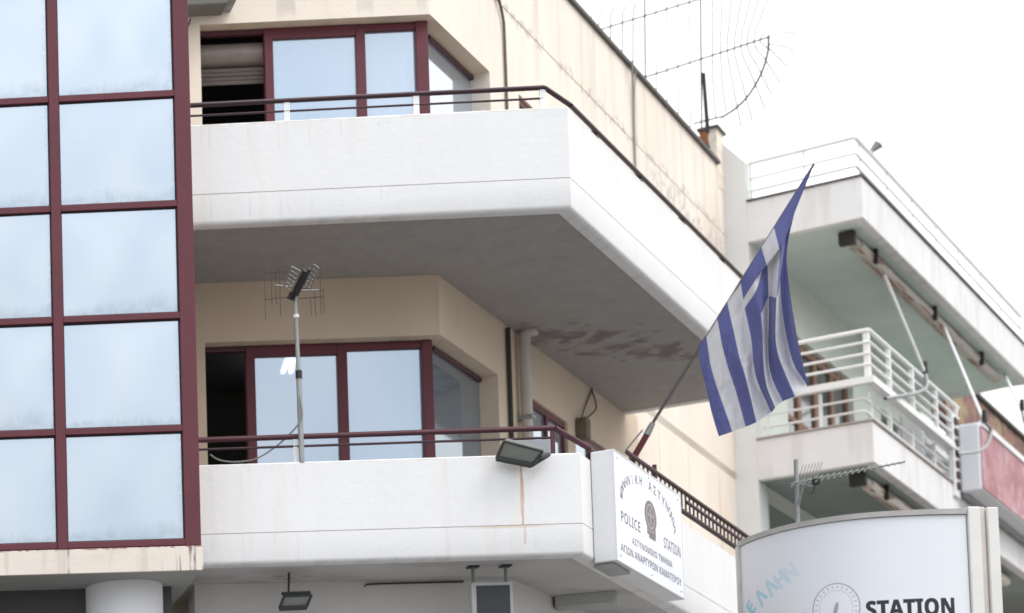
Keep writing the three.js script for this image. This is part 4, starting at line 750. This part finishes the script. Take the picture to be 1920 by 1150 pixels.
// ------------------------------------------------------------------ flag and pole
{
  const b0 = FB.v(1187, 858, -0.06), PF = frame(b0.x, -b0.z, 129.6), pv = (x, y, o = 0) => PF.v(x, y, o);
  const foot = pv(1186, 862), j = pv(1213, 815), j2 = pv(1224, 793), tip = pv(1526, 308);
  const pole = thing('flag_pole', 'slanting flag pole in a maroon socket behind the police sign', 'flag pole', foot);
  part('socket', bar(foot.clone().lerp(j, -0.4), j, 0.03, 0.03, 12), M.maroon, pole);
  part('sleeve', bar(j, j2, 0.034, 0.026, 12), M.galv, pole);
  part('pole', bar(j2, tip, 0.015, 0.011, 10), std({ color: lin(0.10, 0.095, 0.095), roughness: 0.5, metalness: 0.2 }), pole);
  part('stay', bar(pv(1172, 846), pv(1205, 806), 0.008, 0.008, 6), M.galv, pole);
  const C = ([x, y]) => [1280 + x / 2.169, 300 + y / 2.169];
  const rows = [
    [[60, 760], [95, 710], [140, 640], [180, 575], [235, 490], [278, 420], [320, 355], [372, 275], [450, 150], [531, 26]],
    [[76, 850], [112, 830], [160, 755], [206, 690], [250, 592], [298, 515], [345, 440], [396, 372], [420, 318], [455, 215]],
    [[96, 930], [136, 915], [186, 850], [231, 800], [278, 725], [322, 655], [350, 595], [380, 600], [398, 530], [424, 405]],
    [[120, 1035], [166, 1000], [216, 940], [262, 905], [298, 880], [335, 885], [352, 840], [385, 775], [440, 795], [457, 670]],
    [[147, 1124], [202, 1105], [256, 1085], [300, 1066], [360, 1026], [376, 1009], [406, 982], [456, 960], [506, 917], [494, 850]],
  ].map((r) => r.map(C));
  const depth = [0, 0.03, -0.02, 0.05, -0.05, 0.075, -0.05, 0.06, -0.06, 0.09], vs = [0, 0.13, 0.19, 0.25, 0.4, 0.7, 1];
  const mixR = (a, b, k) => a.map((q, i) => { const t = k(i); return [lerp(q[0], b[i][0], t), lerp(q[1], b[i][1], t)]; }), hi = (i) => clamp(i - 5, 0, 1);
  const cat = (a, b, c, d, t) => 0.5 * (2 * b + (c - a) * t + (2 * a - 5 * b + 4 * c - d) * t * t + (3 * b - a - 3 * c + d) * t * t * t);
  const pick = (arr, t) => { const n = arr.length - 1, i = Math.min(n - 1, Math.floor(t)), f = t - i, g = (k) => arr[clamp(k, 0, n)]; return [0, 1, 2].map((c) => cat(i > 0 ? g(i - 1)[c] : 2 * g(0)[c] - g(1)[c], g(i)[c], g(i + 1)[c], i < n - 1 ? g(i + 2)[c] : 2 * g(n)[c] - g(n - 1)[c], f)); };
  // the upper part is pleated back on itself, and the whole is gathered towards the tip
  const all = [rows[0], mixR(rows[0], rows[1], (i) => lerp(0.65, 0.88, hi(i))), mixR(rows[0], rows[1], (i) => lerp(0.95, 0.42, hi(i))), mixR(rows[1], rows[2], (i) => lerp(0.25, 0.02, hi(i))), rows[2], rows[3], rows[4]];
  const crush = [[0, 0, 0, 0, 0, 0, 0, 0, 0, 0], [0, 0.01, 0, 0.01, -0.03, 0.05, 0.04, 0.08, 0.02, -0.04], [0, 0.01, -0.01, 0.02, -0.05, 0.06, -0.12, -0.10, -0.14, -0.12], [0, 0.015, -0.01, 0.02, -0.05, 0.06, -0.06, 0.02, -0.08, -0.09], [0, 0.02, -0.01, 0.03, -0.07, 0.08, -0.07, 0.12, -0.06, -0.08]];
  const grid = all.map((r, j) => r.map((q, i) => [q[0], q[1], j < 5 ? crush[j][i] : depth[i] * (j === 5 ? 1.15 : 1)]));
  const NU = 108, NV = 90, pos = [], uv = [], idx = [];
  for (let b = 0; b <= NV; b++) for (let a = 0; a <= NU; a++) {
    const u = a / NU * 9, vv = b / NV; let row = 0; while (row < 5 && vv > vs[row + 1]) row++;
    const tv = row + (vv - vs[row]) / (vs[row + 1] - vs[row]);
    const col = grid.map((r) => pick(r, u)), q = pick(col, tv);
    const p = pv(q[0], q[1], q[2] + (0.04 * (fbm(u * 1.7, vv * 7, 3) - 0.5) + 0.02 * (fbm(u * 3 + vv * 9, vv * 3, 3) - 0.5)) * Math.min(1, vv * 4) + (b === 0 ? 0.012 : 0.012));
    pos.push(p.x, p.y, p.z); uv.push(a / NU, vv);
    if (a < NU && b < NV) { const k = b * (NU + 1) + a; idx.push(k, k + 1, k + NU + 2, k, k + NU + 2, k + NU + 1); }
  }
  const g = new THREE.BufferGeometry(); g.setAttribute('position', new THREE.Float32BufferAttribute(pos, 3)); g.setAttribute('uv', new THREE.Float32BufferAttribute(uv, 2)); g.setIndex(idx); g.computeVertexNormals();
  const BLUE = [0.095, 0.105, 0.275], WH = [0.56, 0.555, 0.575];
  const cloth = tex(1024, 1024, 0, 1, 0, 1, (x, y) => {         // x counts the nine stripes from the lower hoist corner, y runs along the fly
    const u = x * 9, v = y * 13.5; let b = Math.floor(u) % 2 === 0;
    if (u >= 4 && v < 5) b = !((u >= 6 && u < 7) || (v >= 2 && v < 3));
    const k = 0.93 + 0.1 * fbm(u * 3, v * 3, 3) + 0.05 * (noise(u * 60, v * 8) - 0.5);
    return mul3(b ? BLUE : WH, k);
  });
  const t = thing('flag', 'blue and white striped flag hanging in folds from the slanting pole', 'flag', tip);
  g.translate(-tip.x, -tip.y, -tip.z);
  const m = new THREE.Mesh(g, new THREE.MeshPhysicalMaterial({ map: cloth, roughness: 0.9, side: THREE.DoubleSide, transmission: 0.22, thickness: 0, sheen: 0.2, sheenRoughness: 0.7 }));
  m.name = 'cloth'; m.castShadow = m.receiveShadow = true; t.add(m);
}

// ------------------------------------------------------------------ aerials, cables and small fittings
{ // mast with a panel aerial on the lower balcony
  const f = FA.shift(-0.02), p = (x, y, o = 0) => f.v(x, y, o), t = thing('panel_aerial', 'grey mast with a mesh panel aerial in front of the lower window', 'aerial', p(566, 866));
  part('mast', bar(p(566, 868), p(560, 700), 0.026, 0.024, 12), M.galv, t);
  part('mast', bar(p(560, 702), p(553, 556), 0.020, 0.019, 12), M.galv, t);
  part('joint_clamp', bar(p(560.5, 710), p(560, 695), 0.03, 0.03, 10), M.darkMetal, t);
  part('joint_clamp', bar(p(555.5, 596), p(555, 590), 0.026, 0.026, 10), M.whiteMetal, t);
  part('head_bracket', [bar(p(543, 562, 0.02), p(553, 540, 0.06), 0.03, 0.028, 8)], M.darkMetal, t);
  part('boom', bar(p(549, 556, 0.03), p(573, 506, 0.42), 0.03, 0.024, 8), M.darkMetal, t);
  part('boom', bar(p(556, 552, 0.03), p(580, 503, 0.42), 0.022, 0.02, 8), M.darkMetal, t);
  // two looped whisker panels and a wide rod reflector
  const pale = std({ color: lin(0.27, 0.265, 0.26), roughness: 0.5, metalness: 0.3 });
  for (const [a, b, c, d] of [[[533, 535], [548, 500], [562, 508], [547, 546]], [[571, 533], [589, 496], [597, 502], [582, 542]]]) {
    const A = p(...a, 0.15), B = p(...b, 0.4), Cc = p(...c, 0.4), D = p(...d, 0.15);
    part('whisker_frame', tube([A, B, Cc, D, A], 0.007, 7, false), pale, t);
    for (let k = 1; k < 5; k++) part('whisker', bar(A.clone().lerp(B, k / 5), D.clone().lerp(Cc, k / 5), 0.006, 0.006, 6), pale, t);
    part('whisker', bar(A.clone().lerp(D, 0.5), B.clone().lerp(Cc, 0.5), 0.006, 0.006, 6), pale, t);
  }
  for (const [x, y0, y1] of [[496, 500, 600], [508, 500, 572], [516, 500, 570], [524, 502, 592], [582, 560, 590], [590, 548, 592], [600, 500, 590], [606, 540, 588]]) part('reflector_rod', bar(p(x, y0, 0), p(x + 2, y1, 0), 0.003, 0.003, 6), M.brownMetal, t);
  for (const [a, b] of [[[496, 512], [548, 508]], [[496, 562], [548, 556]], [[566, 540], [607, 545]], [[560, 560], [606, 556]]]) part('reflector_rod', bar(p(...a), p(...b), 0.004, 0.004, 6), M.brownMetal, t);
  for (const [a, b] of [[[515, 535], [545, 538]], [[560, 545], [598, 544]]]) part('dipole', bar(p(...a, 0.08), p(...b, 0.08), 0.009, 0.009, 6), pale, t);
  const w = thing('aerial_cable', 'thin pale cable sagging from the aerial mast across the open window', 'cable', p(565, 780));
  part('cable', tube([p(563, 745, 0.03), p(566, 783, 0.035), p(545, 812, -0.05), p(520, 835, -0.12), p(480, 860, -0.15), p(440, 866, -0.16), p(410, 862, -0.15), p(394, 852, -0.1)], 0.008, 6), M.cableGrey, w);
}
{ // big rod aerial on the roof
  const rp = WB.at(1330, 262)[0], q = WB.pl(rp, -0.15), f = frame(q[0], q[1], 134.2), P = (x, y, o = 0) => f.v(x, y, o);
  const t = thing('rod_aerial', 'huge fan of thin bent rods standing on the roof edge', 'aerial', P(1318, 240));
  const thin = std({ color: lin(0.15, 0.145, 0.16), roughness: 0.5, metalness: 0.2 }), dk = std({ color: lin(0.10, 0.10, 0.12), roughness: 0.5 });
  const rail = (a, b, r = 0.0125) => part('cross_rail', bar(P(...a), P(...b), r, r, 7), thin, t);
  rail([1110, 60], [1345, -12]); rail([1200, 148], [1442, 69]); rail([1300, 232], [1356, 218]);
  const edge = (x) => 1.086 * (x - 1069.9) + 25;
  for (const [x, tipx, tipy] of [[1105, 1113, 26], [1123, 1132, 19], [1145, 1151, 14], [1167, 1175, 10], [1187, 1193, 5]]) part('rod', tube([P(x, edge(x)), P(x, 40 + (x - 1105) * 0.1), P(x + 1, tipy + 12), P(tipx, tipy)], 0.010, 6), thin, t);
  for (const x of [1209, 1230, 1250, 1271, 1293, 1314]) part('rod', bar(P(x - 1, -60), P(x + 1.5, Math.min(edge(x), 240)), x === 1209 || x === 1314 ? 0.013 : 0.0085, x === 1209 || x === 1314 ? 0.013 : 0.0085, 6), x === 1209 || x === 1314 ? dk : thin, t);
  const right = [[1336, 1336, 104, 1342, 222], [1354, 1351, 100, 1361, 210], [1372, 1364, 95, 1390, 238], [1392, 1377, 91, 1411, 227], [1410, 1389, 87, 1434, 203], [1426, 1401, 83, 1448, 180], [1445, 1414, 79, 1463, 155], [1480, 1425, 75, 1476, 125]];
  for (const [xt, xm, ym, xb, yb] of right) {
    const yt = xt === 1480 ? 12 : -30, xt2 = xt === 1480 ? 1480 : xt + (xt - xm) * 0.25;
    part('rod', tube([P(xt2, yt), P(lerp(xm, xt2, 0.45), lerp(ym, yt, 0.55)), P(xm, ym), P(lerp(xm, xb, 0.5) - 2, lerp(ym, yb, 0.5) - 3), P(xb, yb)], 0.0085, 6), thin, t);
  }
  for (const [a, b, c] of [[[1440, 64], [1460, 42], [1488, 33]], [[1442, 69], [1465, 60], [1494, 65]], [[1442, 83], [1468, 86], [1490, 96]]]) part('rod', tube([P(...a), P(...b), P(...c)], 0.008, 6), thin, t);
  part('curved_rim', tube([P(1441, 66), P(1440, 95), P(1428, 136), P(1403, 179), P(1378, 204), P(1352, 221)], 0.016, 8), dk, t);
  const pp = thing('roof_post', 'short black post standing on the roof pier', 'post', P(1327, 246));
  part('post', bar(P(1327, 248), P(1319, 137), 0.027, 0.025, 10), M.darkMetal, pp);
  part('base_plate', box(WB.shift(-0.1, rp), -0.1, 0.1, 15.06, 15.075, -0.09, 0.09, 0.003), M.darkMetal, pp);
}
{ // outdoor unit high on the front wall
  const yb = WA.at(392, 31, 0.06)[1], l = WA.at(352, 20, 0.35)[0], r = WA.at(427, 28, 0.35)[0], t = thing('air_conditioner', 'dark-bottomed air conditioner high on the cream wall beside the glazed bay', 'air conditioner', WA.p(l, yb, 0.2));
  part('case', box(WA, l - 0.35, r, yb, yb + 0.6, 0.06, 0.36, 0.02), std({ map: tileTex([0.15, 0.145, 0.13], 0.2, 0.7), roughness: 0.6 }), t);
  part('bracket', box(WA, r - 0.1, r + 0.1, yb + 0.06, yb + 0.1, 0.0, 0.3, 0.004), M.galv, t);
  part('hose', tube([WA.p(l + 0.08, yb - 0.02, 0.08), WA.p(l + 0.04, yb - 0.12, 0.03), WA.p(l - 0.02, yb - 0.2, 0.02)], 0.008, 6), M.cable, t);
}
{ // meter box and loose wires on the side wall of the lower balcony
  const a = WB.at(1083, 803), t = thing('junction_box', 'small brown box on the side wall with loose wires above', 'box', WB.p(a[0], a[1], 0.05));
  part('case', box(WB, a[0] - 0.09, a[0] + 0.09, a[1] - 0.14, a[1] + 0.1, 0.003, 0.12, 0.012), std({ map: tileTex([0.16, 0.13, 0.09], 0.3, 0.4), roughness: 0.8 }), t);
  part('wire', tube([WB.v(1088, 789, 0.06), WB.v(1098, 760, 0.02), WB.v(1110, 730, 0.02)], 0.008, 6), M.cable, t);
  part('wire', tube([WB.v(1090, 789, 0.06), WB.v(1105, 780, 0.04), WB.v(1118, 762, 0.05), WB.v(1112, 738, 0.02), WB.v(1109, 728, 0.02)], 0.009, 6), M.cable, t);
}
{ // tube lamp inside the lower room, seen through the glass
  const yc = 10.2, ends = [[[543.6, 660], [530.5, 697]], [[554, 660], [546, 696]]].map((e) => e.map(([x, y]) => { const q = onY(x, y, yc); return V(q[0], yc, q[1]); }));
  const mid = ends[0][0].clone().lerp(ends[1][1], 0.5), t = thing('ceiling_light', 'bright twin-tube ceiling light seen through the lower corner window', 'ceiling light', mid);
  const glow = std({ color: lin(0.9, 0.9, 0.9), emissive: lin(1, 0.98, 0.94), emissiveIntensity: 9, roughness: 0.6 });
  for (const e of ends) part('tube', bar(e[0], e[1], 0.03, 0.03, 10), glow, t);
  part('housing', bar(ends[0][0].clone().lerp(ends[1][0], 0.5).add(new THREE.Vector3(0, 0.07, 0)), ends[0][1].clone().lerp(ends[1][1], 0.5).add(new THREE.Vector3(0, 0.07, 0)), 0.05, 0.05, 8), M.whiteMetal, t);
  const pl = new THREE.PointLight(new THREE.Color(1, 0.98, 0.94), 0.12); pl.position.copy(mid).add(new THREE.Vector3(0, -0.12, 0)); pl.castShadow = true; scene.add(pl);
}
renderer.render(scene, camera);
